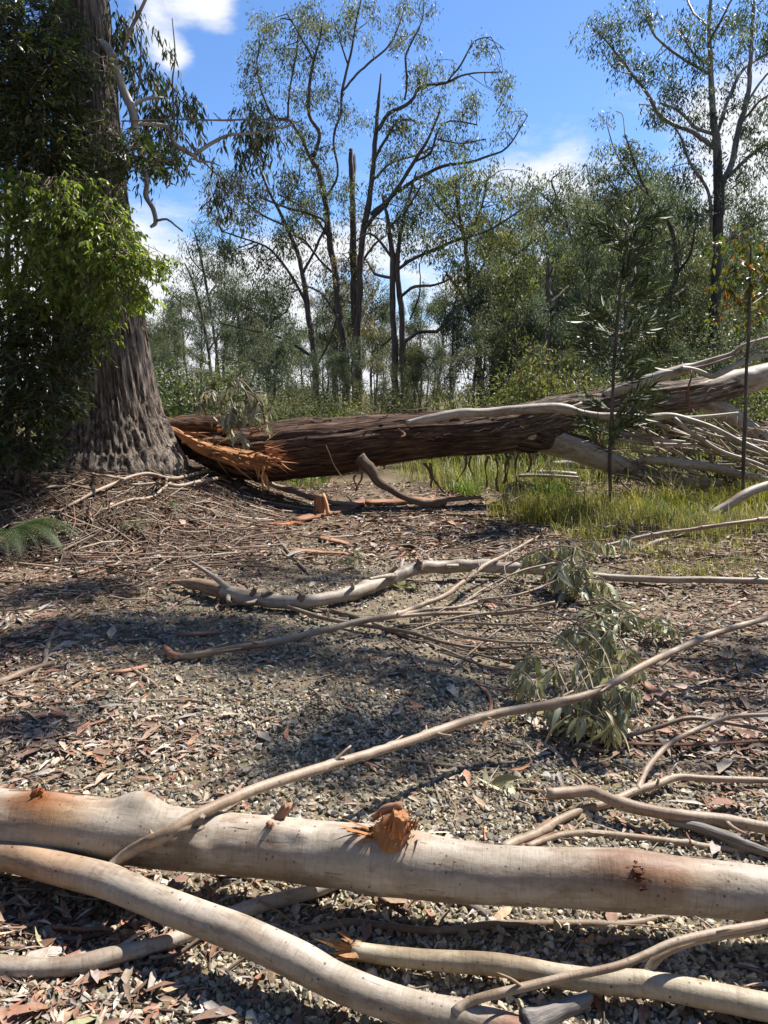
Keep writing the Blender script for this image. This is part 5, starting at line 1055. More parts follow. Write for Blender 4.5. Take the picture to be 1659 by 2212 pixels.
# ---------------------------------------------------------------- forest trees behind the log
OLIVE = [(0.099, 0.114, 0.05), (0.125, 0.14, 0.062), (0.08, 0.096, 0.05), (0.152, 0.156, 0.081), (0.112, 0.117, 0.074)]
BLUEG = [(0.072, 0.096, 0.058), (0.09, 0.113, 0.072), (0.058, 0.08, 0.049), (0.116, 0.133, 0.09)]
BROWN = [(0.165, 0.132, 0.072), (0.132, 0.116, 0.061), (0.198, 0.154, 0.094), (0.105, 0.099, 0.055)]
LIME = [(0.129, 0.149, 0.045), (0.164, 0.176, 0.059), (0.108, 0.126, 0.042), (0.192, 0.181, 0.072)]
def clump_leaves(mb, tips, rs, L0, rad, n, cols, hang=.9, wr=.26):
    k = len(tips)
    if k == 0: return
    P_ = np.repeat(np.asarray(tips), n, 0)+rs.normal(size=(k*n, 3))*np.array([rad, rad, rad*.85])
    D = unit(k*n, rs)*.75+np.array([0, 0, -hang]); L = L0*rs.lognormal(0, .25, k*n)
    C = np.repeat(pick(cols, k, .25, rs), n, 0)*rs.uniform(.75, 1.3, (k*n, 1))
    leafs(mb, P_, D, unit(k*n, rs), L, L*wr, C, False, .1)
def px_tree(name, label, Y0, trunks, limbs, clouds, cols, seed, barkm=M_DARKTR, group=None, L0=.13, nl=52, dens=2.7, spread=2.2, foot=0):
    """a tree drawn from its limbs (x, y, width) and its leaf clouds (x, y, rx, ry); it gets depth from a random lean of each limb"""
    rs = np.random.default_rng(seed); root = empty(name, label, 'tree', group); reg = []
    root.location = at(trunks[0][0][0], trunks[0][0][1], Y0); off = np.array(root.location); off[2] = t1(off[0], off[1]); root.location = off
    def put(o): o.parent = root; o.location = -Vector(off)
    def seg(pts, lean, first):
        if first: Ys = [Y0+lean*i/(len(pts)-1)*.3 for i in range(len(pts))]
        else:
            d = [(r_[0]-pts[0][0])**2+(r_[1]-pts[0][1])**2 for r_ in reg]; ys = reg[int(np.argmin(d))][2]; Ys = [ys+lean*i/(len(pts)-1) for i in range(len(pts))]
        q = np.array([at(x, y, Y) for (x, y, w), Y in zip(pts, Ys)]); r = np.array([w*.5*pxm(p) for (x, y, w), p in zip(pts, q)])
        if first: q = np.vstack([[q[0, 0], q[0, 1], t1(q[0, 0], q[0, 1])-.1], q]); r = np.concatenate([[r[0]*1.15], r])
        for (x, y, w), Y in zip(pts, Ys): reg.append((x, y, Y))
        for i in range(len(pts)-1):
            for u in (.25, .5, .75): reg.append((pts[i][0]*(1-u)+pts[i+1][0]*u, pts[i][1]*(1-u)+pts[i+1][1]*u, Ys[i]*(1-u)+Ys[i+1]*u))
        return q, r
    for pts in trunks:
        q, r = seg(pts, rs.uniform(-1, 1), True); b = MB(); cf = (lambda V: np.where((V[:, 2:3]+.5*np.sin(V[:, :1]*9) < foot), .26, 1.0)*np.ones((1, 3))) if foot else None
        tube(b, q, r, 12, .25, .16, 3, wob=.35, seed=seed, colf=cf); put(b.build('trunk', barkm))
    for pts in limbs:
        q, r = seg(pts, rs.uniform(-spread, spread), False); b = MB(); tube(b, q, r, 7, .25, .12, 3, wob=.5, seed=seed); put(b.build('limb', barkm))
    mbt = MB(); mbl = MB(); R3 = np.array(reg)
    for c in clouds:
        x, y, rx, ry = c[:4]; cc = c[4] if len(c) > 4 else cols
        k = max(2, int(dens*1.25*rx*ry/(21*21*.45)*(Y0/28)**2/((L0/.13)**1.0)))
        tips = []
        d = (R3[:, 0]-x)**2+(R3[:, 1]-y)**2; near = np.argsort(d)[:6]
        hub = R3[near[0]]
        for _ in range(k):
            u = unit(1, rs)[0]*rs.random()**.4; tx, ty = x+u[0]*rx, y+u[2]*ry; j = near[rs.integers(len(near))]
            Yt = R3[j, 2]+u[1]*rx*Y0/FPX*1.1; tips.append(at(tx, ty, Yt))
            if rs.random() < .45:
                jd = np.argmin((R3[:, 0]-tx)**2+(R3[:, 1]-ty-8)**2) if rs.random() < .5 else j
                s0 = at(*R3[jd]); e = tips[-1]; md = (s0+e)/2+rs.normal(size=3)*.12+np.array([0, 0, .06]); ln = np.linalg.norm(e-s0)
                if ln < 3.2: tube(mbt, [s0, md, e], np.array([.010+.008*ln, .012, .006]), 4, .35, wob=.6)
        clump_leaves(mbl, tips, rs, L0, .17*L0/.13, nl, cc)
    if mbt.n: o = mbt.build('twigs', barkm); tag(o, kind='stuff'); put(o)
    if mbl.n: o = mbl.build('crown', M_LEAFT); tag(o, kind='stuff'); put(o)
    return root
px_tree('gum_tree', 'slender dark gum with crooked low limbs, leftmost of the large trees behind the log', 29,
  [[(687, 905, 16), (679, 775, 13), (663, 659, 12), (651, 576, 10), (635, 527, 9), (610, 470, 7), (580, 412, 5), (560, 360, 4)]],
  [[(663, 659, 7), (628, 593, 6), (585, 540, 5), (549, 523, 4), (480, 500, 3)], [(679, 775, 7), (638, 748, 6), (588, 722, 5), (549, 715, 4), (480, 700, 3)], [(655, 590, 6), (690, 520, 6), (704, 480, 6), (648, 456, 6), (611, 446, 5), (560, 425, 4)], [(620, 490, 5), (560, 460, 4), (500, 410, 3), (470, 360, 2)], [(684, 790, 6), (710, 740, 5), (730, 680, 4)], [(600, 450, 4), (640, 400, 4), (650, 350, 3)], [(590, 722, 4), (560, 680, 3), (520, 660, 2)]],
  [(560, 390, 70, 60, BROWN), (500, 440, 60, 70, BROWN), (470, 380, 50, 40), (545, 470, 60, 50, BROWN), (520, 540, 60, 50), (600, 540, 60, 50), (470, 560, 40, 50), (580, 610, 50, 40), (530, 690, 50, 40), (640, 420, 40, 50), (480, 650, 40, 50, BLUEG), (640, 720, 40, 30), (600, 660, 40, 40)], OLIVE, 51, dens=.72)
px_tree('gum_tree', 'tall gum with feathery crown reaching the top of the sky left of centre', 30,
  [[(750, 900, 19), (744, 775, 16), (734, 692, 15), (724, 593, 14), (714, 527, 13), (702, 440, 12), (686, 360, 10), (674, 347, 9), (691, 291, 8), (668, 248, 8), (669, 182, 7), (678, 132, 6), (690, 90, 4), (700, 30, 3)]],
  [[(674, 347, 7), (650, 300, 7), (628, 262, 7), (595, 255, 6), (580, 235, 5), (560, 180, 4), (555, 130, 3)], [(622, 258, 5), (625, 200, 4), (640, 120, 4), (645, 60, 3)], [(678, 132, 4), (650, 80, 4), (620, 30, 3)], [(700, 430, 6), (730, 380, 5), (720, 301, 5), (735, 248, 5), (739, 198, 6), (760, 106, 5), (767, 60, 4), (782, -10, 3)], [(742, 195, 5), (787, 145, 5), (840, 99, 4), (866, 43, 3), (880, -10, 2)], [(752, 140, 4), (735, 90, 3), (720, 40, 2)], [(724, 593, 6), (690, 560, 5), (660, 520, 4)], [(714, 520, 6), (680, 470, 5), (640, 440, 4), (600, 420, 3)], [(734, 692, 6), (700, 640, 5), (670, 620, 4)], [(765, 70, 3), (800, 40, 2), (810, 0, 2)]],
  [(660, 40, 60, 50), (600, 110, 56, 60), (690, 90, 44, 80), (640, 180, 80, 55), (550, 160, 40, 70), (600, 270, 70, 50), (720, 240, 36, 50), (690, 330, 60, 55), (650, 420, 70, 55), (720, 410, 55, 65), (560, 60, 40, 40), (745, 30, 36, 32), (790, 20, 36, 30), (735, 75, 34, 30), (870, 30, 26, 30), (820, 66, 24, 20), (795, 96, 16, 18), (680, 500, 60, 50), (620, 510, 60, 50), (640, 600, 40, 40), (700, 590, 40, 40, BROWN), (850, 70, 20, 20), (540, 250, 30, 40)], OLIVE, 52, dens=.8)
px_tree('broken_tree', 'thick dark trunk snapped off into two jagged stubs, in the middle of the tree group', 31,
  [[(772, 900, 22), (770, 758, 21), (768, 692, 19), (764, 560, 15), (762, 494, 13), (760, 400, 11), (757, 321, 9)]],
  [[(762, 420, 7), (766, 370, 7), (767, 334, 6)], [(766, 600, 6), (800, 540, 5), (830, 510, 4)], [(768, 692, 6), (800, 650, 5), (820, 610, 4)]],
  [(760, 560, 60, 70, BROWN), (745, 640, 50, 60, BROWN), (790, 610, 45, 55, BROWN), (730, 700, 40, 40, BROWN), (800, 690, 30, 40, BROWN), (775, 480, 40, 50)], BROWN, 53, dens=.75)
px_tree('gum_tree', 'leaning gum with a dead spike top and wide limbs sweeping right', 29,
  [[(776, 900, 15), (775, 700, 14), (780, 560, 14), (788, 480, 13), (800, 413, 12), (810, 314, 10), (816, 231, 8), (820, 195, 5), (823, 159, 3)]],
  [[(816, 281, 9), (840, 245, 9), (886, 222, 8), (906, 188, 7), (962, 179, 6), (1010, 160, 4), (1085, 155, 2)], [(965, 178, 4), (995, 140, 4), (1025, 90, 3), (1060, 80, 2)], [(874, 216, 5), (879, 185, 5), (876, 126, 5), (889, 93, 4), (912, 43, 3), (915, 0, 2)], [(793, 489, 10), (846, 423, 9), (896, 347, 8), (926, 298, 6), (950, 240, 4)], [(800, 463, 10), (866, 410, 9), (912, 380, 8), (962, 357, 7), (1015, 350, 6), (1060, 335, 5), (1097, 317, 4), (1140, 250, 2)], [(893, 350, 6), (929, 331, 6), (945, 284, 5), (972, 261, 4), (1030, 270, 3)], [(806, 350, 7), (840, 290, 6), (858, 262, 6), (890, 260, 5), (900, 268, 4)], [(805, 390, 6), (850, 350, 5), (900, 335, 5), (950, 310, 4)], [(840, 110, 3), (880, 80, 3), (905, 60, 2)], [(945, 300, 4), (1000, 310, 3), (1050, 300, 2)]],
  [(900, 22, 42, 30), (872, 86, 42, 24), (905, 95, 26, 28), (1045, 92, 28, 30), (1085, 160, 24, 36), (925, 150, 44, 38), (930, 192, 56, 46), (980, 172, 24, 24), (1075, 192, 30, 28), (1040, 230, 48, 38), (1000, 262, 30, 28), (860, 222, 40, 18), (905, 262, 58, 36), (850, 272, 36, 36), (1110, 250, 32, 36), (780, 275, 36, 28), (1085, 290, 24, 20), (930, 330, 75, 46), (900, 420, 80, 55), (1000, 305, 46, 38), (960, 420, 60, 55), (850, 500, 50, 50), (830, 350, 50, 60), (870, 300, 40, 30)], OLIVE, 54, dens=.72)
px_tree('gum_tree', 'straight dark gum, left of the two slim parallel trunks', 27,
  [[(856, 905, 16), (853, 791, 14), (851, 725, 13), (846, 659, 13), (848, 560, 12), (840, 494, 10), (836, 463, 8), (826, 420, 6)]],
  [[(849, 600, 7), (813, 592, 6), (790, 560, 4)], [(848, 590, 7), (896, 558, 7), (985, 520, 7), (1061, 494, 5), (1130, 450, 3)], [(840, 494, 6), (880, 450, 5), (910, 400, 4)], [(848, 560, 6), (810, 510, 6), (790, 505, 5), (770, 520, 3)], [(851, 725, 5), (820, 745, 4), (790, 700, 3)]],
  [(860, 450, 50, 50), (900, 480, 50, 45), (830, 420, 36, 40), (930, 520, 40, 36), (820, 660, 30, 40, BROWN), (990, 480, 50, 50), (800, 745, 26, 30)], OLIVE, 55, dens=.7)
px_tree('gum_tree', 'slim dark gum, right of the two parallel trunks, with a bent low limb', 27,
  [[(875, 905, 15), (871, 791, 14), (868, 692, 13), (863, 626, 12), (858, 576, 11), (862, 520, 9), (880, 440, 6), (900, 370, 4)]],
  [[(866, 640, 7), (896, 620, 7), (940, 615, 5), (975, 600, 4)], [(876, 738, 8), (906, 718, 8), (942, 715, 8), (969, 689, 7), (1002, 689, 6), (1030, 710, 4), (1060, 745, 3)], [(965, 690, 5), (985, 650, 4), (990, 610, 3)], [(885, 690, 4), (905, 640, 4), (908, 600, 3)], [(878, 790, 5), (900, 782, 5), (925, 795, 4), (920, 880, 3)]],
  [(960, 640, 30, 50), (1000, 600, 45, 45), (900, 560, 40, 40), (940, 460, 40, 50), (1010, 720, 26, 26), (985, 560, 50, 40)], OLIVE, 56, dens=.75)
px_tree('gum_tree', 'bushy olive-green gum on the right of the sky gap', 26,
  [[(1037, 900, 14), (1035, 775, 12), (1025, 709, 11), (1015, 626, 10), (1005, 527, 9), (990, 450, 7), (985, 390, 5)]],
  [[(1025, 709, 7), (1000, 640, 6), (965, 590, 5)], [(1015, 626, 6), (1050, 560, 6), (1080, 480, 4)], [(1005, 527, 6), (1040, 450, 5), (1050, 390, 3)], [(1035, 775, 6), (1080, 700, 6), (1110, 640, 4)], [(1000, 500, 5), (950, 450, 4), (930, 420, 3)], [(1020, 660, 5), (1070, 640, 5), (1120, 600, 3)], [(1030, 730, 6), (1090, 580, 5), (1180, 500, 3)]],
  [(980, 400, 80, 55, LIME), (1050, 410, 75, 65), (1000, 500, 90, 65, LIME), (1080, 510, 75, 75), (1050, 610, 80, 70, LIME), (1110, 640, 60, 75), (1000, 590, 55, 46, LIME), (1130, 420, 50, 55), (1150, 500, 56, 60), (1140, 570, 50, 60, LIME), (1090, 710, 60, 50, LIME), (1060, 770, 40, 40), (970, 690, 30, 26)], LIME+OLIVE, 57, dens=.85)
px_tree('broken_tree', 'short dark snapped trunk standing among the bushes on the right', 22,
  [[(1174, 900, 17), (1174, 861, 16), (1180, 725, 13), (1183, 640, 11), (1185, 573, 8), (1185, 558, 4)]], [[(1184, 655, 6), (1205, 640, 5), (1228, 618, 4)], [(1185, 600, 5), (1193, 580, 4)]], [], OLIVE, 58)
px_tree('gum_tree', 'towering blue-grey gum at the right with steep pale limbs and dark lower trunk', 25,
  [[(1543, 905, 25), (1543, 811, 25), (1543, 725, 24), (1547, 626, 23), (1549, 549, 22), (1552, 463, 22), (1553, 403, 22), (1547, 314, 17), (1539, 215, 13), (1534, 116, 10), (1532, 50, 8), (1537, -20, 7)]],
  [[(1555, 410, 16), (1568, 385, 15), (1583, 347, 14), (1600, 265, 12), (1616, 198, 10), (1623, 83, 8), (1630, 0, 6), (1640, -60, 4)], [(1570, 385, 9), (1616, 341, 8), (1659, 308, 7), (1720, 260, 4)], [(1539, 318, 10), (1497, 288, 9), (1428, 251, 8), (1395, 198, 7), (1365, 159, 6), (1332, 116, 5), (1305, 83, 4), (1280, 60, 2)], [(1537, 291, 8), (1501, 274, 7), (1464, 238, 6), (1425, 222, 4)], [(1529, 159, 7), (1474, 126, 6), (1434, 96, 5), (1408, 69, 4), (1390, 20, 3)], [(1532, 140, 6), (1505, 122, 5), (1487, 100, 4), (1470, 60, 3)], [(1550, 284, 8), (1573, 215, 7), (1606, 149, 6), (1659, 116, 5), (1720, 70, 3)], [(1536, 80, 6), (1560, 40, 5), (1580, 0, 4)], [(1532, 60, 6), (1500, 30, 5), (1480, -10, 4)], [(1537, 500, 8), (1530, 413, 7), (1491, 351, 6), (1474, 304, 5), (1455, 270, 3)], [(1610, 230, 6), (1640, 180, 5), (1680, 140, 4)], [(1600, 270, 6), (1640, 220, 5), (1690, 190, 4)], [(1550, 540, 6), (1600, 500, 6), (1659, 470, 5)], [(1430, 252, 4), (1410, 230, 3), (1380, 225, 2)], [(1365, 159, 3), (1330, 150, 2), (1300, 110, 2)]],
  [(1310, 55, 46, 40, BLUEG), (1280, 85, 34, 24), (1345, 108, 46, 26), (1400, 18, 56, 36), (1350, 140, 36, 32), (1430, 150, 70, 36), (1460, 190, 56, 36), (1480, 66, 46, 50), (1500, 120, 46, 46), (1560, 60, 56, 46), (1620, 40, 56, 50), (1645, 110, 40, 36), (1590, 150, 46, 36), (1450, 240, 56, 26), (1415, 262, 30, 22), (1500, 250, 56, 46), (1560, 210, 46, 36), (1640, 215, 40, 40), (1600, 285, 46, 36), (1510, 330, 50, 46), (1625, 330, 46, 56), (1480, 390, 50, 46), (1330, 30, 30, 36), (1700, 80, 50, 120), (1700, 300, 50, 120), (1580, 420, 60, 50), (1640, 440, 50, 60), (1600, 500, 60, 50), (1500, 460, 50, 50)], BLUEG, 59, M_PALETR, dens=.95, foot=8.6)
px_tree('gum_tree', 'crooked black-limbed gum left of the towering one', 26,
  [[(1458, 900, 16), (1458, 775, 15), (1448, 692, 14), (1448, 642, 13), (1461, 593, 11), (1458, 527, 10), (1440, 470, 8), (1400, 420, 6), (1370, 350, 5), (1350, 290, 3)]],
  [[(1448, 650, 8), (1425, 620, 7), (1400, 560, 6), (1385, 520, 4)], [(1461, 593, 7), (1490, 550, 6), (1500, 500, 4)], [(1440, 470, 6), (1470, 420, 5), (1480, 370, 3)], [(1400, 420, 5), (1370, 390, 4), (1330, 330, 3), (1310, 265, 2)], [(1458, 540, 6), (1420, 500, 5), (1390, 470, 4), (1340, 430, 3)], [(1455, 640, 6), (1480, 620, 6), (1505, 580, 4)], [(1350, 300, 2), (1345, 250, 2), (1330, 240, 1.5)]],
  [(1310, 375, 70, 80), (1300, 470, 80, 90), (1380, 415, 70, 75), (1400, 550, 80, 80), (1460, 480, 60, 80), (1350, 320, 46, 36), (1300, 262, 20, 14, BROWN), (1380, 340, 40, 40), (1420, 640, 60, 70), (1340, 540, 60, 70), (1480, 610, 50, 60), (1370, 660, 50, 60)], BLUEG+OLIVE, 60, dens=.85)
px_tree('gum_tree', 'mid-height grey-green gum between the snapped trunk and the sky gap', 32,
  [[(1240, 900, 12), (1245, 760, 11), (1250, 640, 9), (1240, 540, 7), (1215, 460, 5), (1190, 390, 3)]],
  [[(1250, 640, 6), (1290, 560, 5), (1300, 480, 3)], [(1240, 540, 5), (1270, 450, 4), (1280, 400, 2)], [(1245, 700, 5), (1200, 620, 4), (1180, 560, 3)], [(1215, 460, 4), (1170, 420, 3), (1150, 400, 2)]],
  [(1240, 440, 60, 80), (1195, 400, 36, 36), (1200, 540, 65, 75), (1270, 600, 80, 90), (1190, 470, 46, 50), (1270, 520, 50, 60), (1250, 700, 60, 60), (1200, 640, 50, 60), (1180, 700, 40, 60)], OLIVE+BLUEG, 61, dens=.95)
THIN = 'thin distant gums left of the tree group'
px_tree('thin_gum', 'leftmost thin distant gum, pale leafed, just right of the big trunk', 46, [[(455, 880, 8), (455, 800, 7), (440, 700, 6), (420, 620, 5), (400, 570, 3)]], [[(440, 700, 4), (400, 660, 3), (375, 640, 2)], [(450, 760, 4), (490, 690, 3), (500, 640, 2)], [(455, 790, 4), (410, 760, 3), (380, 720, 2)]],
  [(390, 580, 36, 28), (370, 640, 30, 30), (420, 640, 30, 26), (400, 700, 40, 26), (360, 720, 26, 22), (470, 660, 30, 30), (440, 560, 20, 26)], BLUEG, 62, group=THIN, L0=.17, dens=.9)
px_tree('thin_gum', 'second thin distant gum from the big trunk, tallest of the thin ones', 44, [[(478, 900, 7), (470, 780, 6), (450, 640, 6), (430, 540, 5), (420, 500, 3)]], [[(450, 640, 4), (480, 590, 3), (490, 540, 2)], [(440, 590, 3), (415, 560, 3), (400, 520, 2)], [(465, 740, 3), (500, 700, 3), (520, 660, 2)]],
  [(430, 520, 40, 36), (480, 540, 34, 40), (500, 600, 36, 40), (440, 600, 30, 30), (520, 660, 36, 40), (460, 480, 26, 26)], BLUEG, 63, group=THIN, L0=.17, dens=.9)
px_tree('thin_gum', 'thin distant gum with a leafy middle right beside the slender crooked gum', 42, [[(580, 900, 8), (578, 780, 7), (585, 690, 6), (575, 620, 4)]], [[(580, 740, 4), (545, 690, 3), (520, 650, 2)], [(583, 700, 4), (620, 670, 3), (630, 640, 2)]],
  [(560, 700, 40, 40), (600, 680, 36, 36), (540, 760, 40, 36), (610, 760, 36, 40), (575, 630, 30, 30), (510, 720, 30, 36)], BLUEG, 64, group=THIN, L0=.17, dens=1.2)

# generic gums further back: a few shapes, each copied
def gum_proto(seed, H, cols, barkm, crown0=.35, L0=.19, n=46, spreadk=1.0):
    rs = np.random.default_rng(seed); mbt = MB(); mbb = MB(); tips = []
    p = np.zeros(3); pts = [p.copy()]; d = np.array([0, 0, 1.0])
    for i in range(7): d = d+np.array([rs.normal()*.10, rs.normal()*.10, .1]); d /= np.linalg.norm(d); p = p+d*H/7.5; pts.append(p.copy())
    tube(mbt, pts, np.linspace(.017*H, .003*H, 8), 8, .5, .12, 2, wob=.4)
    pts = np.array(pts)
    def grow(p, d, L, r, lv):
        q = [p]; 
        for i in range(4): d = d+rs.normal(size=3)*.22+np.array([0, 0, .10]); d /= np.linalg.norm(d); p = p+d*L/4; q.append(p)
        tube(mbb, q, np.linspace(r, r*.4, 5), 5, .5, .1, 2, wob=.6)
        if lv == 0: tips.extend(q[2:]); return
        for k in range(3):
            u = rs.integers(2, 5); dd = d+unit(1, rs)[0]*.8; dd /= np.linalg.norm(dd); grow(q[u], dd, L*rs.uniform(.5, .75), r*.5, lv-1)
        tips.append(q[-1])
    for k in range(12):
        u = crown0+(1-crown0)*rs.random()**.8; i = u*7; j = min(6, int(i)); b = pts[j]+(pts[j+1]-pts[j])*(i-j); a = rs.uniform(0, 6.283)
        grow(b, np.array([math.cos(a)*spreadk, math.sin(a)*spreadk, .75]), H*.26*(1.25-u*.8), .006*H*(1.2-u*.7), 1)
    tips.append(pts[-1]); mbl = MB(); clump_leaves(mbl, tips, rs, L0, .028*H, n, cols, .8, .28)
    return mbt.mesh('trunk', barkm), mbb.mesh('limbs', barkm), mbl.mesh('crown', M_LEAFT)
GP = [gum_proto(71, 12, BLUEG, M_DARKTR), gum_proto(72, 12, OLIVE, M_DARKTR, .3), gum_proto(73, 12, OLIVE+BLUEG, M_DARKTR, .45), gum_proto(74, 12, BLUEG+BROWN, M_PALETR, .4), gum_proto(75, 12, LIME+OLIVE, M_DARKTR, .18, .17, 60), gum_proto(76, 12, BLUEG, M_DARKTR, .12, .17, 60, 1.2)]
def put_tree(parts, loc, rz, sc, label, group, name='forest_tree', names=('trunk', 'limbs', 'crown')):
    r = empty(name, label, 'tree', group); r.location = loc; r.rotation_euler = (0, 0, rz); r.scale = sc
    for me, n_ in zip(parts, names):
        o = bpy.data.objects.new(n_, me); COL.objects.link(o); o.parent = r
        if n_ in ('crown', 'limbs'): o['kind'] = 'stuff'
    return r
rs = np.random.default_rng(91)
FAR = []
for k in range(66):                                     # (x in the picture, distance, top)
    Y = rs.uniform(36, 75); x = rs.uniform(300, 1720)
    top = rs.uniform(560, 740) if x < 640 else (rs.uniform(600, 760) if x < 980 else rs.uniform(380, 620))
    FAR.append((x, Y, top))
for x in (330, 372, 415, 520, 610, 660, 700, 740, 800, 830, 905, 930, 955): FAR.append((x+rs.uniform(-8, 8), rs.uniform(34, 50), rs.uniform(640, 760)))
for x in (1080, 1120, 1160, 1215, 1270, 1320, 1350, 1410, 1430, 1500, 1580, 1620, 1650, 1690): FAR.append((x+rs.uniform(-8, 8), rs.uniform(28, 36), rs.uniform(400, 640)))
def where(x):
    return ('behind the split end of the log' if x < 520 else 'behind the slender crooked gum' if x < 700 else 'behind the twin parallel trunks' if x < 960 else
            'behind the olive-green gum' if x < 1130 else 'behind the snapped trunk' if x < 1330 else 'behind the crooked black-limbed gum' if x < 1500 else 'behind the towering gum')
FAR.sort(); SEEN = {}; NTH = ['first', 'second', 'third', 'fourth', 'fifth', 'sixth', 'seventh', 'eighth', 'ninth', 'tenth', 'eleventh', 'twelfth', 'thirteenth', 'fourteenth', 'fifteenth', 'sixteenth', 'seventeenth', 'eighteenth', 'nineteenth', 'twentieth']
def nth(what, x):
    k = (what, where(x)); SEEN[k] = SEEN.get(k, 0)+1
    return f'{what}, {NTH[SEEN[k]-1]} from the left of those {where(x)}'
for x, Y, top in FAR:
    p = at(x, top, Y); H = max(4, p[2]); k = rs.integers(0, 4) if x < 980 else rs.integers(0, 6)
    base = (p[0], Y, t1(p[0], Y)-.1); s_ = H/12.5; sx = s_*rs.uniform(.75, 1.15)
    put_tree(GP[k], base, rs.uniform(0, 6.28), (sx, sx, s_), nth('far slim gum' if Y > 45 else 'nearer slim gum', x), 'forest gums in the tree line behind the log')

# bushes of the understory
def bush_proto(seed, cols, L0=.07, n=4200, tipc=None, tall=1.0):
    rs = np.random.default_rng(seed); mbs = MB(); mbl = MB(); tips = []
    for k in range(11):
        a = rs.uniform(0, 6.283); e = np.array([math.cos(a)*rs.uniform(.2, .8), math.sin(a)*rs.uniform(.2, .8), rs.uniform(.7, 1.9)*tall])
        tube(mbs, [np.zeros(3), e*np.array([.4, .4, .55]), e], [.022, .014, .005], 5, .15, wob=.5)
        for _ in range(7): tips.append(e*rs.uniform(.35, 1.0)+rs.normal(size=3)*.20)
    clump_leaves(mbl, tips, rs, L0, .17, n//len(tips), cols, .35, .36)
    if tipc: clump_leaves(mbl, [t for t in tips if t[2] > 1.25*tall], rs, L0*.9, .15, 10, tipc, .2, .36)
    return mbs.mesh('stems', M_TWIG), mbl.mesh('foliage', M_LEAFT)
ORANGE = [(.30, .14, .05), (.24, .13, .05), (.33, .2, .08)]
BP = [bush_proto(81, OLIVE), bush_proto(82, [(.065, .085, .026), (.085, .105, .034), (.05, .068, .022)]), bush_proto(83, LIME), bush_proto(84, BROWN+OLIVE), bush_proto(85, LIME, .085, 3600, ORANGE), bush_proto(86, OLIVE+BLUEG, .065, 4600, None, 1.2)]
BL = ['dark olive bush', 'deep green bush', 'lime green bush', 'brownish green bush', 'orange-tipped green bush', 'grey-green upright bush']
def bush(x, top, Y, k, wsc=1.0, label=None):
    p = at(x, top, Y); z0 = t1(p[0], Y); H = max(.5, p[2]-z0); s_ = H/2.0
    return put_tree(BP[k], (p[0], Y, z0-.05), rs.uniform(0, 6.28), (s_*wsc, s_*wsc, s_), label or nth(BL[k], x), 'understory bushes behind the log', 'bush', ('stems', 'foliage'))
def cat_bush(o): o['category'] = 'bush'; [c.__setitem__('kind', 'stuff') for c in o.children]
for x, top, Y, k, w, lab in ((350, 745, 17, 1, 1.3, 'tall green bush right against the big trunk'), (420, 775, 17.5, 2, 1.1, 'lime bush between the big trunk and the hanging leaves'), (560, 810, 17, 0, 1.0, None), (620, 830, 17, 3, 1.0, None), (500, 790, 18.5, 5, 1.2, None),
    (650, 845, 15.5, 1, 1.1, 'low deep green bush peeping over the log near its middle'), (720, 850, 15.8, 2, 1.3, 'rounded bright green bush peeping over the log below the broken tree'), (830, 855, 16, 3, 1.0, None), (920, 845, 17, 0, 1.0, None), (980, 830, 18, 2, .9, None), (1070, 790, 17, 2, 1.0, None),
    (1190, 735, 16, 4, .75, 'tall light green bush with orange tips in front of the snapped trunk'), (1240, 790, 16.5, 4, .9, 'lower orange-tipped bush right of the tall one'), (1120, 800, 17, 2, .9, None), (1300, 800, 18, 1, 1.0, None), (1370, 800, 19, 0, 1.0, None), (1480, 780, 17.5, 4, 1.0, None), (1590, 800, 18, 1, 1.0, None), (1660, 760, 17, 2, 1.0, None), (1540, 815, 16, 0, 1.0, None)):
    cat_bush(bush(x, top, Y, k, w, lab))
for x in np.sort(np.concatenate([rs.uniform(300, 640, 9), rs.uniform(640, 980, 10), rs.uniform(980, 1720, 30)])):
    Y = rs.uniform(19, 40); top = rs.uniform(770, 880) if x < 980 else rs.uniform(640, 850)
    cat_bush(bush(x, top, Y, int(rs.choice([0, 1, 3, 5, 0, 2, 5])), rs.uniform(.7, 1.5)))
for x in np.sort(np.concatenate([rs.uniform(310, 620, 7), rs.uniform(620, 960, 9), rs.uniform(960, 1700, 22)])):
    Y = rs.uniform(17, 30); p = at(x, rs.uniform(690, 830) if x < 980 else rs.uniform(560, 780), Y); H = max(1.5, p[2]); sc = H/12.5
    put_tree(GP[rs.integers(0, 6)], (p[0], Y, t1(p[0], Y)-.05), rs.uniform(0, 6.28), (sc*rs.uniform(.8, 1.3), sc, sc), nth('young gum sapling', x), 'young saplings behind the log', 'forest_sapling')

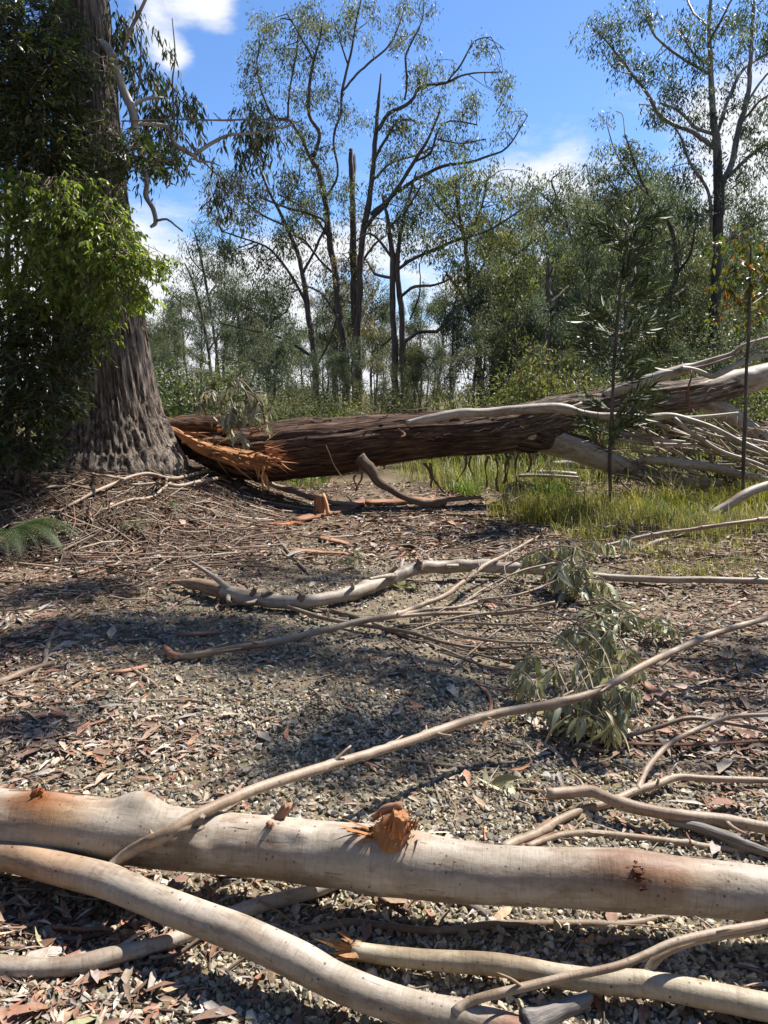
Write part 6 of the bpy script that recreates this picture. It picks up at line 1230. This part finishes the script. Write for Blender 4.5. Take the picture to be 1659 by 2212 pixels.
# ---------------------------------------------------------------- the two thin saplings before the log
def sheoak():
    rs = np.random.default_rng(15); root = empty('sapling', 'thin dark she-oak sapling with wispy needles standing in the grass before the log', 'sapling')
    pts = [(1317, 1112, 9), (1318, 1000, 9), (1321, 900, 8.5), (1326, 800, 8), (1333, 700, 7), (1341, 620, 5), (1350, 540, 3), (1354, 480, 2)]
    q = np.array([at(x, y, 10.1) for x, y, w in pts]); q[0, 2] = t1(q[0, 0], q[0, 1])-.03; r = np.array([w*.5 for _, _, w in pts])*pxm(q[0]); mb = MB(); C, R = tube(mb, q, r, 10, .05, .15, wob=.5); mb.build('trunk', M_DARKTR, root)
    mb = MB(); ml = MB()
    for k in range(62):
        i = int(len(C)*(.20+.79*rs.random())); u = i/len(C); a = rs.uniform(0, 6.283); L = (.28+.62*(1-u))*rs.uniform(.6, 1.2)*(1 if u > .38 else .7)
        d = np.array([math.cos(a), math.sin(a), .45]); e = C[i]+d*L; md = C[i]+d*L*.5+np.array([0, 0, -.03]); cc, _ = tube(mb, [C[i], md, e], [.006, .004, .002], 4, .05)
        n = 42; j = rs.integers(int(len(cc)*.2), len(cc), n); P_ = cc[j]; D = d*.9+unit(n, rs)*.75+np.array([0, 0, .1])
        leafs(ml, P_, D, unit(n, rs), rs.uniform(.12, .28, n), .0013, pick([(.13, .155, .09), (.16, .18, .11), (.09, .12, .065)], n, .2, rs), False, -.10)
    mb.build('branches', M_TWIG, root); tag(ml.build('needles', M_GRASS, root), kind='stuff')
sheoak()
def leaf_sapling():
    rs = np.random.default_rng(16); root = empty('sapling', 'thin dark sapling with orange-tinged leaves near the right edge', 'sapling')
    pts = [(1604, 1088, 8), (1606, 1000, 8), (1610, 900, 8), (1613, 800, 7.5), (1617, 700, 7), (1620, 620, 6), (1622, 540, 4), (1625, 480, 2)]
    q = np.array([at(x, y, 9.9) for x, y, w in pts]); q[0, 2] = t1(q[0, 0], q[0, 1])-.03; r = np.array([w*.5 for _, _, w in pts])*pxm(q[0]); mb = MB(); C, R = tube(mb, q, r, 10, .05, .15, wob=.6); mb.build('trunk', M_DARKTR, root)
    mb = MB()
    for x0, y0, x1, y1 in ((1617, 700, 1560, 640), (1613, 760, 1659, 690), (1619, 640, 1580, 560), (1620, 620, 1670, 560), (1620, 660, 1690, 600), (1622, 560, 1600, 500)):
        a, b_ = at(x0, y0, 9.9), at(x1, y1, 9.9+rs.normal()*.3); tube(mb, [a, (a+b_)/2+np.array([0, 0, -.03]), b_], [.008, .006, .003], 5, .05)
    mb.build('branches', M_TWIG, root)
    ml = MB(); cols = [(.085, .11, .02), (.11, .13, .03), (.13, .12, .03), (.20, .10, .03), (.07, .09, .02)]
    tm = [leaf_template(400+k, c, M_LEAFG, .4, .15) for k, c in enumerate(cols+[(.36, .13, .04)])]
    ell_leaves(ml, [(1580, 510, 40, 30, 9.9, .25, 90), (1640, 520, 40, 40, 9.9, .25, 130), (1580, 560, 36, 40, 9.8, .25, 90), (1640, 590, 46, 46, 9.8, .25, 160), (1600, 600, 30, 40, 9.8, .2, 60), (1555, 640, 24, 30, 9.8, .2, 40), (1650, 670, 30, 30, 9.8, .2, 50), (1690, 560, 40, 80, 9.9, .25, 120), (1590, 690, 20, 24, 9.8, .15, 20)], .085, .42, cols, rs, .6, True, 1.0, 150, tm, root)
    tag(ml.build('foliage', M_LEAFG, root), kind='stuff')
leaf_sapling()

# a tall gum standing just outside the picture on the right: its crown dapples the gravel
def shade_gum():
    rs = np.random.default_rng(23); root = empty('tall_gum', 'tall gum whose crown throws dappled shade over the gravel', 'tree'); base = np.array([9.4, 6.0, 0.0])
    mb = MB(); tube(mb, [base-[0, 0, .1], base+[0, 0, 5], base+[-.5, .2, 8], base+[-.9, .3, 11]], [.30, .24, .16, .06], 12, .4, .1); mb.build('trunk', M_PALETR, root)
    mb = MB(); ml = MB(); z = 8.2
    def over(px, py, zz=z):
        g = onground(px, py); return g+SUNV*((zz-g[2])/SUNV[2])
    for px, py, rad, n in SHADE:
        e = over(px, py, z+rs.uniform(-.8, .8)); s0 = base+np.array([-.3, .1, 5.4]); tube(mb, [s0, (s0+e)/2+np.array([0, 0, .6]), e], [.05, .03, .01], 6, .4)
        n = int(n*1.7); p = e+rs.normal(size=(n, 3))*rad*np.array([.42, .42, .4]); leafs(ml, p, unit(n, rs)*.8+np.array([0, 0, -.7]), unit(n, rs), .13, .034, pick(BLUEG, n, .2, rs))
    mb.build('limbs', M_PALETR, root); tag(ml.build('crown', M_LEAFT, root), kind='stuff')
SHADE = [(60, 1390, .55, 420), (200, 1360, .6, 520), (340, 1375, .6, 560), (470, 1380, .5, 420), (580, 1420, .45, 320), (60, 1290, .6, 380), (200, 1270, .5, 260), (700, 1250, .5, 200), (560, 1235, .6, 220), (760, 1440, .5, 170), (880, 1470, .45, 150), (960, 1510, .35, 150), (690, 1590, .34, 150), (800, 1640, .34, 140), (880, 1590, .3, 90), (620, 1650, .28, 90), (40, 1580, .28, 160), (1580, 1440, .35, 160)]
shade_gum()

# ---------------------------------------------------------------- single fallen leaves, sticks and bark pieces
LEAFCOL = [('rust red', (.36, .16, .10)), ('tan', (.46, .33, .21)), ('pinkish brown', (.42, .26, .20)), ('pale straw', (.56, .48, .34)), ('dark brown', (.18, .11, .075)), ('orange brown', (.45, .22, .11)), ('grey-brown', (.34, .27, .22)), ('dull green', (.30, .30, .17))]
LT = [[leaf_template(500+10*i+k, c, M_LITTER, w, cu, 'fallen_leaf') for k, (w, cu) in enumerate(((.18, .12), (.26, .3), (.34, .2), (.22, -.22)))] for i, (n_, c) in enumerate(LEAFCOL)]
def spot(x, y):
    return ('in front of the forked limb' if y < 2.0 else 'around the thick pale limb' if y < 2.75 else 'behind the thick pale limb' if y < 3.6 else 'near the long thin branch' if y < 5.2 else 'before the great log')
rs = np.random.default_rng(61); made = 0
while made < 300:
    x, y = scatter(1, 1.45, 6.5); x, y = float(x[0]), float(y[0]); la = float(litter_amount(np.array([x]), np.array([y]))[0])
    if rs.random() > .30+.7*la or abs(x) > .5*y+.15: continue
    i = rs.choice(8, p=[.20, .18, .20, .12, .08, .12, .07, .03]); a = rs.uniform(0, 6.283); L = rs.uniform(.05, .105); p = np.array([x, y, t1(x, y)+.014])
    d = np.array([math.cos(a), math.sin(a), rs.normal()*.14]); n = np.array([rs.normal()*.35, rs.normal()*.35, 1.0])
    o = place_leaf(LT[i][rs.integers(4)], p, d, n, L, None, 'fallen_leaf'); side = 'left' if x < -.25*y else 'right' if x > .25*y else 'middle'
    tag(o, f'fallen {LEAFCOL[i][0]} gum leaf {spot(x, y)}, {side}', 'leaf', 'single fallen gum leaves'); made += 1
def stick_proto(seed, m):
    r_ = np.random.default_rng(seed); k = 5; pts = np.stack([np.linspace(-.5, .5, k), r_.normal(0, .05, k), np.abs(r_.normal(0, .02, k))], 1); mb = MB(); tube(mb, pts, np.array([.013, .015, .012, .010, .005]), 6, .06, .2, 20, torn0=1)
    if seed % 2: tube(mb, [pts[2], pts[2]+[.1, .08, .02], pts[2]+[.25, .13, .04]], [.009, .007, .003], 5, .06)
    return mb.mesh('small_stick', m)
SP = [stick_proto(k, [M_TWIG, M_GUM2, M_STRIP][k % 3]) for k in range(9)]; SN = ['dull brown', 'pale', 'reddish']
for k in range(170):
    x, y = scatter(1, 2.3, 9.0); x, y = float(x[0]), float(y[0])
    if abs(x) > .5*y+.2: continue
    L = rs.uniform(.12, .30)*(.7+.12*y); j = rs.integers(9); o = bpy.data.objects.new('small_stick', SP[j]); COL.objects.link(o)
    o.location = (x, y, t1(x, y)+.012*L+.006); o.rotation_euler = (rs.normal()*.1, rs.normal()*.04, rs.normal(0, .7)+(math.pi if rs.random() < .5 else 0)); o.scale = (L, L*.7, L*.7)
    side = 'left' if x < -.2*y else 'right' if x > .2*y else 'middle'
    tag(o, f'small {SN[j % 3]} {"forked " if j % 2 else ""}stick {spot(x, y)}, {side}', 'stick', 'small loose sticks')
def bark_proto(seed):
    r_ = np.random.default_rng(seed); k = 7; rows = []; tw = r_.normal(0, .6); cv = r_.normal(0, .2)
    for i in range(k):
        u = i/(k-1); w = .07*(.4+.6*math.sin(math.pi*(.1+.8*u)))*r_.uniform(.7, 1.3); t = tw*(u-.5); c = np.array([u-.5, cv*(u-.5)**2, .02+.08*abs(u-.5)])
        for s_ in (-1, -.4, .4, 1): rows.append(c+np.array([0, s_*w*math.cos(t), w*(.7*s_*s_-.2)+s_*w*math.sin(t)]))
    Q = [(4*i+e, 4*i+e+1, 4*i+5+e, 4*i+4+e) for i in range(k-1) for e in range(3)]
    return MB().add(rows, Q, None, [((i % 4)*.02, .1, (i//4)*.05) for i in range(4*k)], r_.uniform(.7, 1.5)).mesh('bark_piece', M_STRIP)
BKP = [bark_proto(k) for k in range(7)]
for k in range(120):
    x, y = scatter(1, 1.5, 9.0); x, y = float(x[0]), float(y[0]); la = float(litter_amount(np.array([x]), np.array([y]))[0])
    if abs(x) > .5*y+.2 or rs.random() > .25+la: continue
    L = rs.uniform(.07, .20)*(.8+.08*y); o = bpy.data.objects.new('bark_piece', BKP[rs.integers(7)]); COL.objects.link(o); o.location = (x, y, t1(x, y)+.008); o.scale = (L, L*rs.uniform(.5, 1.1), L*.6); o.rotation_euler = (rs.normal()*.15, rs.normal()*.08, rs.uniform(0, 6.28))
    side = 'left' if x < -.2*y else 'right' if x > .2*y else 'middle'
    tag(o, f'curled strip of bark {spot(x, y)}, {side}', 'bark piece', 'curled bark pieces on the ground')

# the forest goes on beside and behind the camera
rs = np.random.default_rng(131)
for k in range(80):
    a = rs.uniform(math.radians(40), math.radians(320)); d = rs.uniform(12, 30)
    if abs(math.degrees(a)-52) < 30: d = rs.uniform(24, 36)
    x, y = d*math.sin(a), d*math.cos(a)
    if y > 0 and abs(x) < .62*y+4: continue
    sc = rs.uniform(.9, 1.6); put_tree(GP[rs.integers(0, 6)], (x, y, t1(x, y)-.1), rs.uniform(0, 6.28), (sc, sc, sc), 'forest gum standing beside or behind the viewer, outside the view', 'gums around the viewer')

# where several small pieces would read alike, say which one from the left
alike = {}
for o in COL.objects:
    if o.get('group') in ('single fallen gum leaves', 'small loose sticks', 'curled bark pieces on the ground'): alike.setdefault(o['label'], []).append(o)
for lab, os_ in alike.items():
    if len(os_) > 1:
        for k, o in enumerate(sorted(os_, key=lambda q: q.matrix_basis.translation.x/q.matrix_basis.translation.y)):
            if k < len(NTH): o['label'] = f'{lab}, {NTH[k]} from left'
